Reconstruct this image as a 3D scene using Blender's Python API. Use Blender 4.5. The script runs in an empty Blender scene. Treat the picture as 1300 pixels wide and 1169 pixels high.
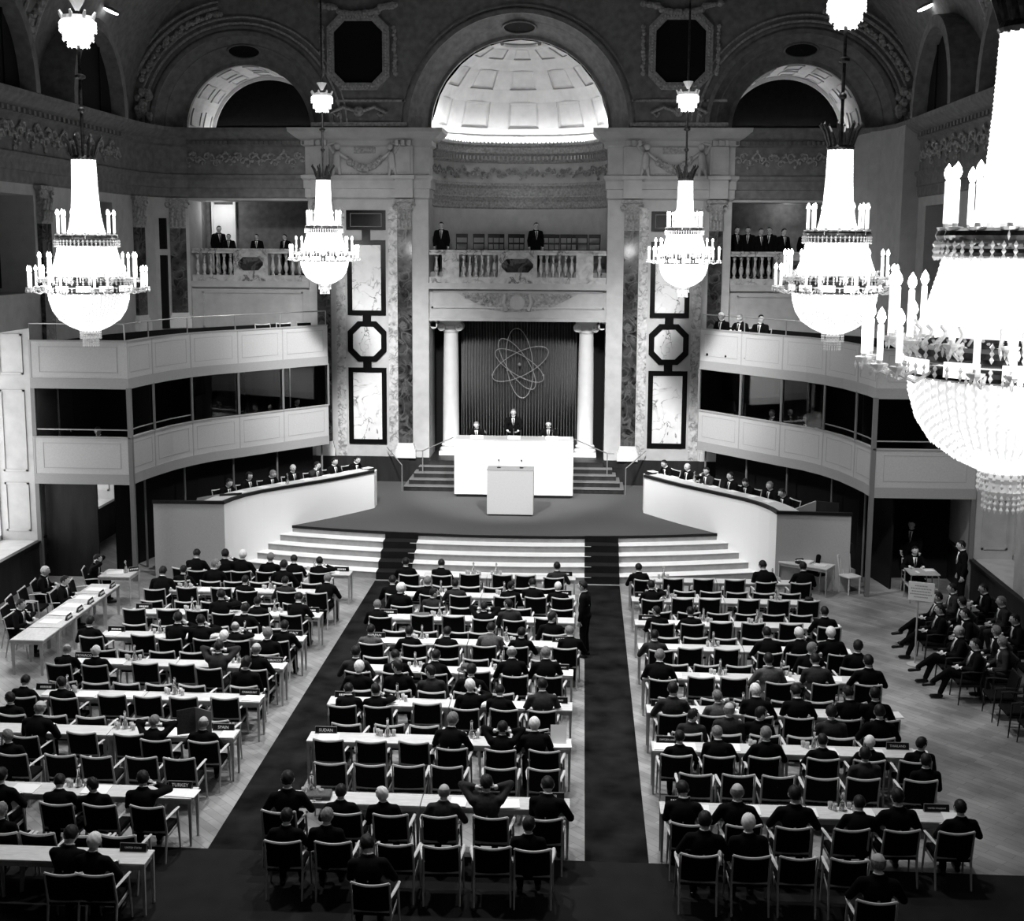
import bpy, bmesh, math, random
from math import pi, sin, cos, sqrt, atan2, radians as RAD
from mathutils import Vector as V, Matrix as MX, geometry
random.seed(7)
SC = bpy.context.scene
COL = SC.collection

# ---------------------------------------------------------------- helpers
def lin(v):
    return v / 12.92 if v <= 0.04045 else ((v + 0.055) / 1.055) ** 2.4

MATS = {}
def mat(name, v, rough=0.6, var=0.0, scale=8.0, bump=0.0, metal=0.0, spec=0.3, stretch=None):
    """plain grey surface (v = sRGB grey) with optional noise variation"""
    m = bpy.data.materials.new(name); m.use_nodes = True
    nt = m.node_tree; b = nt.nodes['Principled BSDF']
    L = lin(v)
    b.inputs['Base Color'].default_value = (L, L, L, 1)
    b.inputs['Roughness'].default_value = rough
    b.inputs['Metallic'].default_value = metal
    b.inputs['Specular IOR Level'].default_value = spec
    if var or bump:
        tc = nt.nodes.new('ShaderNodeTexCoord'); nz = nt.nodes.new('ShaderNodeTexNoise')
        nz.inputs['Scale'].default_value = scale; nz.inputs['Detail'].default_value = 4
        src = tc.outputs['Object']
        if stretch:
            mp = nt.nodes.new('ShaderNodeMapping'); mp.inputs['Scale'].default_value = stretch
            nt.links.new(src, mp.inputs['Vector']); src = mp.outputs['Vector']
        nt.links.new(src, nz.inputs['Vector'])
        if var:
            r = nt.nodes.new('ShaderNodeValToRGB')
            lo, hi = lin(max(0, v - var)), lin(min(1, v + var))
            r.color_ramp.elements[0].position = 0.3; r.color_ramp.elements[1].position = 0.7
            r.color_ramp.elements[0].color = (lo, lo, lo, 1); r.color_ramp.elements[1].color = (hi, hi, hi, 1)
            nt.links.new(nz.outputs['Fac'], r.inputs['Fac']); nt.links.new(r.outputs['Color'], b.inputs['Base Color'])
        if bump:
            bp = nt.nodes.new('ShaderNodeBump'); bp.inputs['Strength'].default_value = bump
            nt.links.new(nz.outputs['Fac'], bp.inputs['Height']); nt.links.new(bp.outputs['Normal'], b.inputs['Normal'])
    MATS[name] = m
    return m

def glow(name, v, strength, sample=False):
    m = bpy.data.materials.new(name); m.use_nodes = True
    b = m.node_tree.nodes['Principled BSDF']
    b.inputs['Base Color'].default_value = (v, v, v, 1)
    b.inputs['Emission Color'].default_value = (1, 1, 1, 1)
    b.inputs['Emission Strength'].default_value = strength
    b.inputs['Roughness'].default_value = 0.2
    if not sample: m.cycles.emission_sampling = 'NONE'
    MATS[name] = m
    return m

def veined(name, base, vein, scale=1.6, width=.02, rough=0.25, distort=1.5, mask=.5, blotch=0.0):
    """marble: thin wandering veins gathered in patches, plus soft cloudy blotches"""
    m = bpy.data.materials.new(name); m.use_nodes = True
    nt = m.node_tree; b = nt.nodes['Principled BSDF']; b.inputs['Roughness'].default_value = rough; K = nt.links.new
    tc = nt.nodes.new('ShaderNodeTexCoord')
    def noise(sc, det, dis, off):
        mp = nt.nodes.new('ShaderNodeMapping'); mp.inputs['Location'].default_value = (off, off * 2, off * 3); K(tc.outputs['Object'], mp.inputs['Vector'])
        n = nt.nodes.new('ShaderNodeTexNoise'); n.inputs['Scale'].default_value = sc; n.inputs['Detail'].default_value = det; n.inputs['Distortion'].default_value = dis; K(mp.outputs['Vector'], n.inputs['Vector']); return n.outputs['Fac']
    def ramp(src, stops):
        r = nt.nodes.new('ShaderNodeValToRGB'); e = r.color_ramp.elements; e[0].position, c0 = stops[0]; e[1].position, c1 = stops[-1]
        e[0].color = (c0,) * 3 + (1,); e[1].color = (c1,) * 3 + (1,)
        for p, c in stops[1:-1]: k = e.new(p); k.color = (c,) * 3 + (1,)
        K(src, r.inputs['Fac']); return r.outputs['Color']
    v = ramp(noise(scale, 5, distort, 0), [(.5 - width, 0), (.5, 1), (.5 + width, 0)]); k = ramp(noise(scale * .7, 2, 0, 4.1), [(mask - .08, 0), (mask + .08, 1)])
    c = ramp(noise(scale * 1.7, 6, .5, 8.3), [(.35, lin(max(0, base - blotch))), (.65, lin(min(1, base + blotch)))])
    mu = nt.nodes.new('ShaderNodeMath'); mu.operation = 'MULTIPLY'; K(v, mu.inputs[0]); K(k, mu.inputs[1])
    mx = nt.nodes.new('ShaderNodeMix'); mx.data_type = 'RGBA'; vl = lin(vein); K(mu.outputs[0], mx.inputs['Factor']); K(c, mx.inputs['A']); mx.inputs['B'].default_value = (vl, vl, vl, 1)
    K(mx.outputs['Result'], b.inputs['Base Color'])
    MATS[name] = m
    return m

class MB:
    """collects shapes; build() links them as one mesh object"""
    def __init__(s): s.v = []; s.f = []; s.m = []; s.X = None
    def add(s, vs, fs, mi=0):
        o = len(s.v)
        s.v += [tuple(s.X @ V(p)) if s.X is not None else tuple(p) for p in vs]
        s.f += [tuple(i + o for i in f) for f in fs]; s.m += [mi] * len(fs)
        return s
    def box(s, x0, x1, y0, y1, z0, z1, mi=0, bev=0.0):
        if bev > 0:
            b = bev
            pr = [(x0 + b, y0), (x1 - b, y0), (x1, y0 + b), (x1, y1 - b), (x1 - b, y1), (x0 + b, y1), (x0, y1 - b), (x0, y0 + b)]
            ins = [(x0 + b, y0 + b), (x1 - b, y0 + b), (x1 - b, y0 + b), (x1 - b, y1 - b), (x1 - b, y1 - b), (x0 + b, y1 - b), (x0 + b, y1 - b), (x0 + b, y0 + b)]
            vs = [(*p, z0) for p in ins] + [(*p, z0 + b) for p in pr] + [(*p, z1 - b) for p in pr] + [(*p, z1) for p in ins]
            fs = [tuple(range(7, -1, -1)), tuple(range(24, 32))]
            for k in range(3):
                for i in range(8):
                    j = (i + 1) % 8; fs.append((k * 8 + i, k * 8 + j, k * 8 + 8 + j, k * 8 + 8 + i))
            return s.add(vs, fs, mi)
        vs = [(x, y, z) for z in (z0, z1) for y in (y0, y1) for x in (x0, x1)]
        return s.add(vs, [(0, 2, 3, 1), (4, 5, 7, 6), (0, 1, 5, 4), (2, 6, 7, 3), (0, 4, 6, 2), (1, 3, 7, 5)], mi)
    def tube(s, pts, r, n=8, mi=0, closed=False, flat=1.0):
        pts = [V(p) for p in pts]; N = len(pts)
        rs = r if isinstance(r, (list, tuple)) else [r] * N
        vs = []; fs = []; up = None
        for i, p in enumerate(pts):
            a = pts[(i - 1) % N] if (closed or i > 0) else p; b = pts[(i + 1) % N] if (closed or i < N - 1) else p
            d = (b - a).normalized() if (b - a).length > 1e-9 else V((0, 0, 1))
            if up is None:
                up = V((0, 0, 1)) if abs(d.z) < 0.9 else V((1, 0, 0))
            q = d.cross(up)
            if q.length < 1e-6: q = d.orthogonal()
            q.normalize(); w = q.cross(d).normalized(); up = w
            for k in range(n):
                t = 2 * pi * k / n; vs.append(p + q * (cos(t) * rs[i]) + w * (sin(t) * rs[i] * flat))
        M = N if closed else N - 1
        for i in range(M):
            for k in range(n):
                a = i * n + k; b = i * n + (k + 1) % n; c = ((i + 1) % N) * n + (k + 1) % n; d = ((i + 1) % N) * n + k
                fs.append((a, b, c, d))
        if not closed:
            fs.append(tuple(range(n - 1, -1, -1))); fs.append(tuple((N - 1) * n + k for k in range(n)))
        return s.add(vs, fs, mi)
    def lathe(s, prof, n=24, c=(0, 0, 0), mi=0, a0=0.0, a1=2 * pi, sx=1.0, sy=1.0):
        full = abs(a1 - a0 - 2 * pi) < 1e-6; K = n if full else n + 1
        vs = []; fs = []
        for (r, z) in prof:
            for k in range(K):
                t = a0 + (a1 - a0) * k / n
                vs.append((c[0] + r * cos(t) * sx, c[1] + r * sin(t) * sy, c[2] + z))
        for i in range(len(prof) - 1):
            for k in range(n):
                a = i * K + k; b = i * K + (k + 1) % K
                fs.append((a, b, b + K, a + K))
        return s.add(vs, fs, mi)
    def ball(s, c, r, mi=0, n=10, m=6, sx=1, sy=1, sz=1):
        return s.lathe([(max(1e-4, sin(pi * i / m)) * r, -cos(pi * i / m) * r * sz) for i in range(m + 1)], n, c, mi, sx=sx, sy=sy)
    def octa(s, c, r, h, mi=0):
        x, y, z = c
        return s.add([(x + r, y, z), (x, y + r, z), (x - r, y, z), (x, y - r, z), (x, y, z + h), (x, y, z - h)],
                     [(0, 1, 4), (1, 2, 4), (2, 3, 4), (3, 0, 4), (1, 0, 5), (2, 1, 5), (3, 2, 5), (0, 3, 5)], mi)
    def slab(s, outer, holes, d0, d1, axis='y', mi=0):
        """polygon (u,w) with holes, thickened from d0 to d1 along an axis"""
        f = {'y': lambda u, w, d: (u, d, w), 'x': lambda u, w, d: (d, u, w), 'z': lambda u, w, d: (u, w, d)}[axis]
        loops = [outer] + list(holes); flat = [p for l in loops for p in l]
        tri = geometry.tessellate_polygon([[V((p[0], p[1], 0)) for p in l] for l in loops])
        n = len(flat)
        vs = [f(u, w, d0) for u, w in flat] + [f(u, w, d1) for u, w in flat]
        fs = [tuple(t) for t in tri] + [tuple(i + n for i in reversed(t)) for t in tri]
        o = 0
        for l in loops:
            k = len(l)
            for i in range(k):
                a, b = o + i, o + (i + 1) % k; fs.append((a, b, b + n, a + n))
            o += k
        return s.add(vs, fs, mi)
    def ribbon(s, path, z0, z1, t, mi=0):
        """upright wall of thickness t along a plan path (thickness to the left of travel); z0/z1 may be lists"""
        N = len(path); off = offset(path, t)
        a0 = z0 if isinstance(z0, list) else [z0] * N; a1 = z1 if isinstance(z1, list) else [z1] * N
        vs = []
        for i in range(N):
            vs += [(*path[i], a0[i]), (*path[i], a1[i]), (*off[i], a1[i]), (*off[i], a0[i])]
        fs = [(0, 1, 2, 3), tuple(4 * (N - 1) + k for k in (3, 2, 1, 0))]
        for i in range(N - 1):
            for k in range(4):
                fs.append((4 * i + k, 4 * i + (k + 1) % 4, 4 * i + 4 + (k + 1) % 4, 4 * i + 4 + k))
        return s.add(vs, fs, mi)
    def sweep(s, path, prof, mi=0):
        """moulding: profile (out, z) closed polygon swept along plan path; 'out' is to the right of travel"""
        N = len(path); K = len(prof); offs = {}
        vs = []
        for (o, z) in prof:
            if o not in offs: offs[o] = offset(path, -o)
        for i in range(N):
            for (o, z) in prof: vs.append((*offs[o][i], z))
        fs = [tuple(range(K)), tuple((N - 1) * K + k for k in range(K - 1, -1, -1))]
        for i in range(N - 1):
            for k in range(K):
                fs.append((i * K + k, i * K + (k + 1) % K, (i + 1) * K + (k + 1) % K, (i + 1) * K + k))
        return s.add(vs, fs, mi)
    def arch(s, cx, cz, r0, r1, y0, y1, a0=0.0, a1=pi, n=40, mi=0, r0b=None, r1b=None):
        """box-section ring in the XZ plane from depth y0 to y1 (radii may differ at y1)"""
        r0b = r0 if r0b is None else r0b; r1b = r1 if r1b is None else r1b
        vs = []; fs = []
        for i in range(n + 1):
            t = a0 + (a1 - a0) * i / n; c, d = cos(t), sin(t)
            vs += [(cx + r0 * c, y0, cz + r0 * d), (cx + r1 * c, y0, cz + r1 * d), (cx + r1b * c, y1, cz + r1b * d), (cx + r0b * c, y1, cz + r0b * d)]
        fs = [(0, 1, 2, 3), tuple(4 * n + k for k in (3, 2, 1, 0))]
        for i in range(n):
            for k in range(4):
                fs.append((4 * i + k, 4 * i + (k + 1) % 4, 4 * i + 4 + (k + 1) % 4, 4 * i + 4 + k))
        return s.add(vs, fs, mi)
    def cap(s, a, b, ra, rb, n=10, mi=0):
        """tapered capsule"""
        a, b = V(a), V(b); d = (b - a); L = d.length
        d = d.normalized() if L > 1e-6 else V((0, 0, 1))
        pts = [a - d * ra * 0.95, a - d * ra * 0.6, a, b, b + d * rb * 0.6, b + d * rb * 0.95]
        return s.tube(pts, [ra * 0.3, ra * 0.8, ra, rb, rb * 0.8, rb * 0.3], n, mi)
    def mesh(s, name, smooth=False):
        me = bpy.data.meshes.new(name); me.from_pydata(s.v, [], s.f)
        bm = bmesh.new(); bm.from_mesh(me); bmesh.ops.recalc_face_normals(bm, faces=bm.faces); bm.to_mesh(me); bm.free()
        if any(s.m): me.polygons.foreach_set('material_index', s.m)
        if smooth: me.polygons.foreach_set('use_smooth', [True] * len(me.polygons))
        return me
    def build(s, name, mats, parent=None, smooth=False, kind=None, loc=None):
        me = s.mesh(name, smooth)
        for m in (mats if isinstance(mats, (list, tuple)) else [mats]): me.materials.append(MATS[m] if isinstance(m, str) else m)
        o = bpy.data.objects.new(name, me); COL.objects.link(o)
        if parent is not None: o.parent = parent
        if kind: o['kind'] = kind
        if loc: o.location = loc
        return o

def offset(path, t):
    """offset a plan path by t to the left of travel, with mitred corners"""
    P = [V((p[0], p[1])) for p in path]; out = []
    for i, p in enumerate(P):
        ns = []
        if i > 0:
            d = (p - P[i - 1]).normalized(); ns.append(V((-d.y, d.x)))
        if i < len(P) - 1:
            d = (P[i + 1] - p).normalized(); ns.append(V((-d.y, d.x)))
        n = ns[0] if len(ns) == 1 else (ns[0] + ns[1]).normalized()
        k = 1.0 if len(ns) == 1 else 1.0 / max(0.4, n.dot(ns[0]))
        q = p + n * t * k; out.append((q.x, q.y))
    return out

def tag(o, label=None, cat=None, group=None, kind=None):
    if label: o['label'] = label
    if cat: o['category'] = cat
    if group: o['group'] = group
    if kind: o['kind'] = kind
    return o
def thing(name, label, cat, loc=(0, 0, 0), rz=0.0, group=None):
    o = bpy.data.objects.new(name, None); COL.objects.link(o); o.empty_display_size = 0.1
    o.location = loc; o.rotation_euler = (0, 0, rz)
    return tag(o, label, cat, group)
def dup(root, loc, rz=0.0, label=None, group=None, scale=None):
    r = root.copy(); COL.objects.link(r); r.location = loc; r.rotation_euler = (0, 0, rz)
    if scale: r.scale = scale
    if label: r['label'] = label
    if group: r['group'] = group
    for ch in list(root.children):
        c = ch.copy(); COL.objects.link(c); c.parent = r
        for g in list(ch.children):
            d = g.copy(); COL.objects.link(d); d.parent = c
    return r
def mirror_mesh(mb, name, mats, parent=None, smooth=False):
    """the same shapes mirrored across the hall axis"""
    q = MB(); q.v = [(-x, y, z) for x, y, z in mb.v]; q.f = list(mb.f); q.m = list(mb.m)
    return q.build(name, mats, parent, smooth)
ORD = ['first', 'second', 'third', 'fourth', 'fifth', 'sixth', 'seventh', 'eighth', 'ninth', 'tenth', 'eleventh', 'twelfth']

# ---------------------------------------------------------------- camera (from the photograph's perspective)
CF, YAW, PIT, ROLL, CX, CZ = 1579.8, RAD(3.222), RAD(8.250), RAD(-0.349), 2.162, 8.8
fw = V((-sin(YAW) * cos(PIT), cos(YAW) * cos(PIT), -sin(PIT))); rt = V((cos(YAW), sin(YAW), 0)); dn = fw.cross(rt)
Rr = cos(ROLL) * rt + sin(ROLL) * dn; Dd = -sin(ROLL) * rt + cos(ROLL) * dn
cam = bpy.data.cameras.new('camera'); co = bpy.data.objects.new('camera', cam); COL.objects.link(co)
m3 = MX((( Rr.x, -Dd.x, -fw.x), (Rr.y, -Dd.y, -fw.y), (Rr.z, -Dd.z, -fw.z)))
co.matrix_world = MX.Translation((CX, 0, CZ)) @ m3.to_4x4()
cam.sensor_fit = 'HORIZONTAL'; cam.sensor_width = 36.0; cam.lens = CF / 1300 * 36.0
cam.shift_x = 0.0; cam.shift_y = -(1169 / 2 - 540) / 1300
cam.clip_end = 200
SC.camera = co

# ---------------------------------------------------------------- materials
mat('plaster', .66, .8, .03, 3); mat('plaster_shaded', .42, .85, .05, 5, .15); mat('plaster_relief', .55, .8, .10, 14, .5)  # upper plaster coloured darker to stand in for dim light high up
mat('gilt_trim', .60, .6, .05, 20); mat('void', .02, .9); mat('painting_dark', .03, .8, .02, 6, spec=.05)
veined('marble_panel', .82, .12, 1.5, .022, .2, 1.2, .50, .02); veined('marble_dark', .15, .34, 2.2, .06, .15, 1.0, .45, .09)
veined('marble_rail', .66, .25, 2.6, .05, .3, .8, .52, .07); veined('marble_border', .70, .42, 5.0, .08, .3, .5, .5, .06); mat('marble_frame', .05, .2)
mat('column_stone', .80, .6, .02, 3); mat('board', .67, .75, .015, 30); mat('board_band', .57, .8, .015, 30); mat('board_line', .60, .8)
mat('post_metal', .42, .5); mat('rail_metal', .62, .35, metal=.6)
mat('wood_light', .80, .35, .05, 6, stretch=(1, 9, 9)); mat('wood_frame', .66, .4, .05, 8); mat('upholstery', .05, .8, .015, 40, spec=.1)
mat('suit_black', .04, .9, spec=.1); mat('suit_charcoal', .14, .85, .03, 30); mat('suit_light', .33, .85, .04, 30)
mat('skin', .70, .55); mat('eye', .05, .3); mat('hair_dark', .05, .6, .02, 60); mat('hair_grey', .42, .6, .08, 60); mat('hair_white', .85, .6, .06, 60)
mat('shirt', .92, .7); mat('shoe', .04, .3); mat('carpet', .085, .95, .06, 1.6, .1, spec=.05); mat('carpet_plain', .06, .95, .02, 3)
mat('stage_carpet', .32, .95, .03, 60); mat('tread', .93, .6, .02, 3); mat('riser', .60, .7, .03, 6)
mat('desk_white', .94, .5); mat('lectern_board', .66, .5, .01, 20); mat('dark_wood', .10, .5, .04, 5, stretch=(1, 1, .2)); mat('edge_dark', .05, .5)
mat('curtain', .40, .9, .03, 20); mat('emblem', .62, .5); mat('paper', .93, .7); mat('plate_black', .04, .4); mat('plate_text', .9, .6)
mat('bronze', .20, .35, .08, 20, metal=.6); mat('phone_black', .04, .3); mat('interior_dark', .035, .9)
glow('crystal', .95, 1.5); glow('crystal_core', .8, .42); glow('crystal_dim', .55, .12); glow('bulb', 1, 14.0); glow('candle_wax', .95, 1.1)  # crystal and wax emit, standing in for bulb light caught in them
glow('cove_tube', 1, 55.0, True); glow('daylight', 1, 4.0, True)
g = bpy.data.materials.new('glass'); g.use_nodes = True; nt = g.node_tree; b = nt.nodes['Principled BSDF']
b.inputs['Transmission Weight'].default_value = 1.0; b.inputs['Roughness'].default_value = .02; b.inputs['IOR'].default_value = 1.45; MATS['glass'] = g
# booth panes: thin clear sheets with a faint mirror
g = bpy.data.materials.new('pane'); g.use_nodes = True; nt = g.node_tree; b = nt.nodes['Principled BSDF']; out = nt.nodes['Material Output']
tr = nt.nodes.new('ShaderNodeBsdfTransparent'); gl = nt.nodes.new('ShaderNodeBsdfGlossy'); gl.inputs['Roughness'].default_value = .02
mx = nt.nodes.new('ShaderNodeMixShader'); fr = nt.nodes.new('ShaderNodeFresnel'); fr.inputs['IOR'].default_value = 1.4
nt.links.new(fr.outputs[0], mx.inputs[0]); nt.links.new(tr.outputs[0], mx.inputs[1]); nt.links.new(gl.outputs[0], mx.inputs[2]); nt.links.new(mx.outputs[0], out.inputs['Surface']); nt.nodes.remove(b); MATS['pane'] = g
# parquet: herringbone of pale blocks from two wave bands
g = bpy.data.materials.new('parquet'); g.use_nodes = True; nt = g.node_tree; b = nt.nodes['Principled BSDF']; b.inputs['Roughness'].default_value = .38
tc = nt.nodes.new('ShaderNodeTexCoord'); mp = nt.nodes.new('ShaderNodeMapping'); mp.inputs['Rotation'].default_value = (0, 0, RAD(45)); nt.links.new(tc.outputs['Object'], mp.inputs['Vector'])
bk = nt.nodes.new('ShaderNodeTexBrick'); bk.inputs['Scale'].default_value = 1.0; bk.offset = .5
bk.inputs['Brick Width'].default_value = .7; bk.inputs['Row Height'].default_value = .14; bk.inputs['Mortar Size'].default_value = .004
for k, v in (('Color1', .57), ('Color2', .66), ('Mortar', .45)): bk.inputs[k].default_value = (lin(v),) * 3 + (1,)
nt.links.new(mp.outputs['Vector'], bk.inputs['Vector'])
nz = nt.nodes.new('ShaderNodeTexNoise'); nz.inputs['Scale'].default_value = .9; nz.inputs['Detail'].default_value = 6; nt.links.new(tc.outputs['Object'], nz.inputs['Vector'])
rp = nt.nodes.new('ShaderNodeValToRGB'); rp.color_ramp.elements[0].position = .35; rp.color_ramp.elements[1].position = .65
rp.color_ramp.elements[0].color = (.5, .5, .5, 1); rp.color_ramp.elements[1].color = (1, 1, 1, 1)
nt.links.new(nz.outputs['Fac'], rp.inputs['Fac'])
mm = nt.nodes.new('ShaderNodeMix'); mm.data_type = 'RGBA'; mm.blend_type = 'MULTIPLY'; mm.inputs['Factor'].default_value = 1
nt.links.new(bk.outputs['Color'], mm.inputs['A']); nt.links.new(rp.outputs['Color'], mm.inputs['B']); nt.links.new(mm.outputs['Result'], b.inputs['Base Color']); MATS['parquet'] = g
# ================================================================ THE ROOM
F = 41.0            # front plane of the piers
def struct(mb, name, m, smooth=False): return mb.build(name, m, None, smooth, 'structure')

q = MB(); q.box(-14.5, 14.5, -4, 46, -.2, 0); struct(q, 'floor', 'parquet')
# ---- side walls with deep window niches
NW = [(12.0, 15.0), (17.45, 20.45), (22.9, 25.9), (28.35, 31.35), (33.8, 36.8)]
for sx, nm in ((-1, 'wall_left'), (1, 'wall_right')):
    q = MB()
    holes = [[(a, 1.0), (b, 1.0), (b, 5.1 if a > 33 else 6.6), (a, 5.1 if a > 33 else 6.6)] for a, b in NW] + [[(a + .65, 7.5), (b + .65, 7.5), (b + .65, 10.0), (a + .65, 10.0)] for a, b in NW]
    q.slab([(-4, 0), (38.3, 0), (38.3, 12.5), (-4, 12.5)], holes, sx * 12.1, sx * 13.1, 'x')
    # raised mouldings on the far reveal of every niche (three stacked panels)
    for a, b in NW:
        for z0, z1 in ((1.25, 2.55), (2.85, 5.0), (5.4, 6.45))[:2 if a > 33 else 3]:
            x0, x1 = 12.3, 12.95
            for u0, u1, w0, w1 in ((x0, x1, z0, z0 + .05), (x0, x1, z1 - .05, z1), (x0, x0 + .05, z0, z1), (x1 - .05, x1, z0, z1)):
                q.box(sx * u0, sx * u1, b - .025, b + .01, w0, w1)
    struct(q, nm, 'plaster')
    q = MB()
    for a, b in zip([-4] + [n[1] for n in NW], [n[0] for n in NW] + [38.3]): pass
    q.box(sx * 12.02, sx * 12.1, -4, 38.3, 0, .98); q.box(sx * 11.97, sx * 12.1, -4, 38.3, .98, 1.04)
    struct(q, 'baseboard_left' if sx < 0 else 'baseboard_right', 'dark_wood')
n_w = 0
for sx in (-1, 1):
    for a, b in NW[2:]:
        n_w += 1
        q = MB(); r = MB()
        for lo, hi in ((1.0, 5.1 if a > 33 else 6.6),):
            q.box(sx * 13.1, sx * 13.2, a, a + .05, lo, hi); q.box(sx * 13.1, sx * 13.2, b - .05, b, lo, hi)
            q.box(sx * 13.1, sx * 13.2, a, b, lo, lo + .12); q.box(sx * 13.1, sx * 13.2, a, b, hi - .12, hi)
            q.box(sx * 13.11, sx * 13.19, (a + b) / 2 - .05, (a + b) / 2 + .05, lo, hi); q.box(sx * 13.11, sx * 13.19, a, b, hi - 1.7, hi - 1.6)
        w = q.build('window_%d' % n_w, 'plaster', kind='structure')
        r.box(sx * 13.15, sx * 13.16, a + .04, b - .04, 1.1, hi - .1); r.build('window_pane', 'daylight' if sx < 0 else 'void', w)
        n_w += 1; a += .65; b += .65
        q = MB(); r = MB()
        q.box(sx * 13.1, sx * 13.2, a, a + .1, 7.5, 10); q.box(sx * 13.1, sx * 13.2, b - .1, b, 7.5, 10); q.box(sx * 13.1, sx * 13.2, a, b, 7.5, 7.6); q.box(sx * 13.1, sx * 13.2, a, b, 9.9, 10)
        w = q.build('window_%d' % n_w, 'plaster', kind='structure')
        for i in range(9):
            y = a + .15 + (b - a - .3) * i / 8; r.tube([(sx * 13.1, y, 7.6), (sx * 13.1, y, 9.9)], .1, 6)
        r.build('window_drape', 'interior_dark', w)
q = MB(); q.box(-13.1, 13.1, -4.2, -4, 0, 18); struct(q, 'wall_back', 'plaster_shaded')
# ---- rounded corners up to the side bays
for sx, nm in ((-1, 'wall_corner_left'), (1, 'wall_corner_right')):
    p = [(sx * 12.1, 38.3), (sx * 12.05, 39.3), (sx * 11.8, 40.3), (sx * 11.45, 40.9), (sx * 10.95, 41.2), (sx * 10.95, 42.6)]
    q = MB(); q.ribbon(p, 0, 12.5, -sx * -.5 if sx > 0 else .5); struct(q, nm, 'plaster')

# ---- front wall, main storey: piers, side bays, central recess
q = MB()
for sx in (-1, 1):
    q.box(sx * 2.92, sx * 6.0, F, F + 1.6, .9, 10.25); q.box(sx * 6.0, sx * 6.92, F + .12, F + 1.6, .9, 10.25)
    q.box(sx * 6.92, sx * 10.95, F + .35, F + 1.5, 0, 7.5)                 # wall under the side galleries
    q.box(sx * 6.92, sx * 10.95, F + .1, F + 1.6, 10.2, 12.5)               # over the side galleries
    q.box(sx * 2.92, sx * 6.92, F + .05, F + 1.6, 10.25, 12.5)
q.box(-2.92, 2.92, F + .2, F + 1.9, 6.3, 7.5)
struct(q, 'wall_front', 'plaster')
q = MB(); q.box(-3.2, 3.2, F + 2.0, F + 2.1, 1.2, 6.3); struct(q, 'wall_front_recess', 'interior_dark')
# side gallery back walls, floors, and the lit doorway on the left
for sx, nm in ((-1, 'wall_gallery_left'), (1, 'wall_gallery_right')):
    q = MB(); q.box(sx * 6.92, sx * 11.4, F + 3.0, F + 3.1, 7.5, 10.4); q.box(sx * 11.2, sx * 11.3, F + 1.2, F + 3.0, 7.5, 10.4)
    q.box(sx * 6.82, sx * 6.95, F + .3, F + 3.0, 7.5, 10.4)
    struct(q, nm, 'plaster_shaded')
    q = MB(); q.box(sx * 6.92, sx * 11.4, F + .3, F + 3.1, 7.4, 7.55); struct(q, 'floor_gallery_left' if sx < 0 else 'floor_gallery_right', 'plaster_shaded')
q = MB(); q.box(-10.9, -10.2, F + 2.9, F + 2.98, 7.55, 10.15); q.box(-10.98, -10.9, F + 2.85, F + 2.99, 7.55, 10.25); q.box(-10.2, -10.12, F + 2.85, F + 2.99, 7.55, 10.25)
struct(q, 'door_1', 'tread')  # pale door colour stands in for light from the room beyond
# ---- the apse: curved wall, cornices, coffered half dome
def apse(r, n=36, ky=.82): return [(-r * cos(pi * i / n), F + 1.1 + r * ky * sin(pi * i / n)) for i in range(n + 1)]
AP = apse(2.95)
q = MB(); q.ribbon(AP, 7.5, 12.25, .2); q.slab([(-2.95, F + .5)] + AP + [(2.95, F + .5)], [], 7.4, 7.9, 'z'); q.slab([(-2.9, F + 1.3)] + apse(2.9)[3:-3] + [(2.9, F + 1.3)], [], 7.9, 8.2, 'z'); struct(q, 'wall_apse', 'plaster', True)
q = MB()
q.sweep(AP, [(0, 12.3), (.34, 12.3), (.34, 12.22), (.22, 12.16), (.22, 11.95), (.1, 11.88), (.1, 11.7), (0, 11.62)])
q.sweep(AP, [(0, 10.95), (.08, 10.95), (.12, 10.85), (.06, 10.75), (.06, 10.5), (.1, 10.46), (.04, 10.3), (.04, 10.1), (0, 10.05)])
struct(q, 'trim_1', 'plaster_relief')
q = MB()
for i in range(56):                                                         # bead row along the lip and dentils below
    t = pi * (i + .5) / 56; r = 2.62
    q.ball((-r * cos(t), F + 1.1 + r * .82 * sin(t), 12.33), .045, n=6, m=4)
    r = 2.80; q.box(-r * cos(t) - .025, -r * cos(t) + .025, F + 1.1 + r * .82 * sin(t) - .04, F + 1.1 + r * .82 * sin(t) + .04, 11.74, 11.86)
struct(q, 'trim_2', 'plaster')
def scroll(q, at, n, rnd, size=.09, spread=.2):
    """relief foliage: little leaf curls scattered along a strip; at(u, w) gives point and outward normal"""
    for i in range(n):
        u = (i + .5) / n; w = spread * sin(i * 1.9) * .6
        p, nn = at(u, w)
        t = MX.Translation(p)
        side = V((-nn.y, nn.x, 0))
        pts = []
        for k in range(7):
            a = k * .9 + rnd.random() * .5; rr = size * (1 - k / 8.5)
            pts.append(V(p) + side * (cos(a) * rr * (1 if i % 2 else -1)) + V((0, 0, 1)) * sin(a) * rr + V(nn) * .02)
        q.tube(pts, [size * .28 * (1 - k / 9) for k in range(7)], 5)
        q.ball(V(p) + V(nn) * .01 + V((0, 0, rnd.uniform(-spread, spread))), size * .4, n=5, m=4)
rnd = random.Random(3)
q = MB()
scroll(q, lambda u, w: (V((-2.9 * cos(pi * u), F + 1.1 + 2.9 * .82 * sin(pi * u), 11.28 + w)), V((cos(pi * u), -sin(pi * u), 0))), 46, rnd, .13, .16)
struct(q, 'trim_3', 'plaster_relief')
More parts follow.
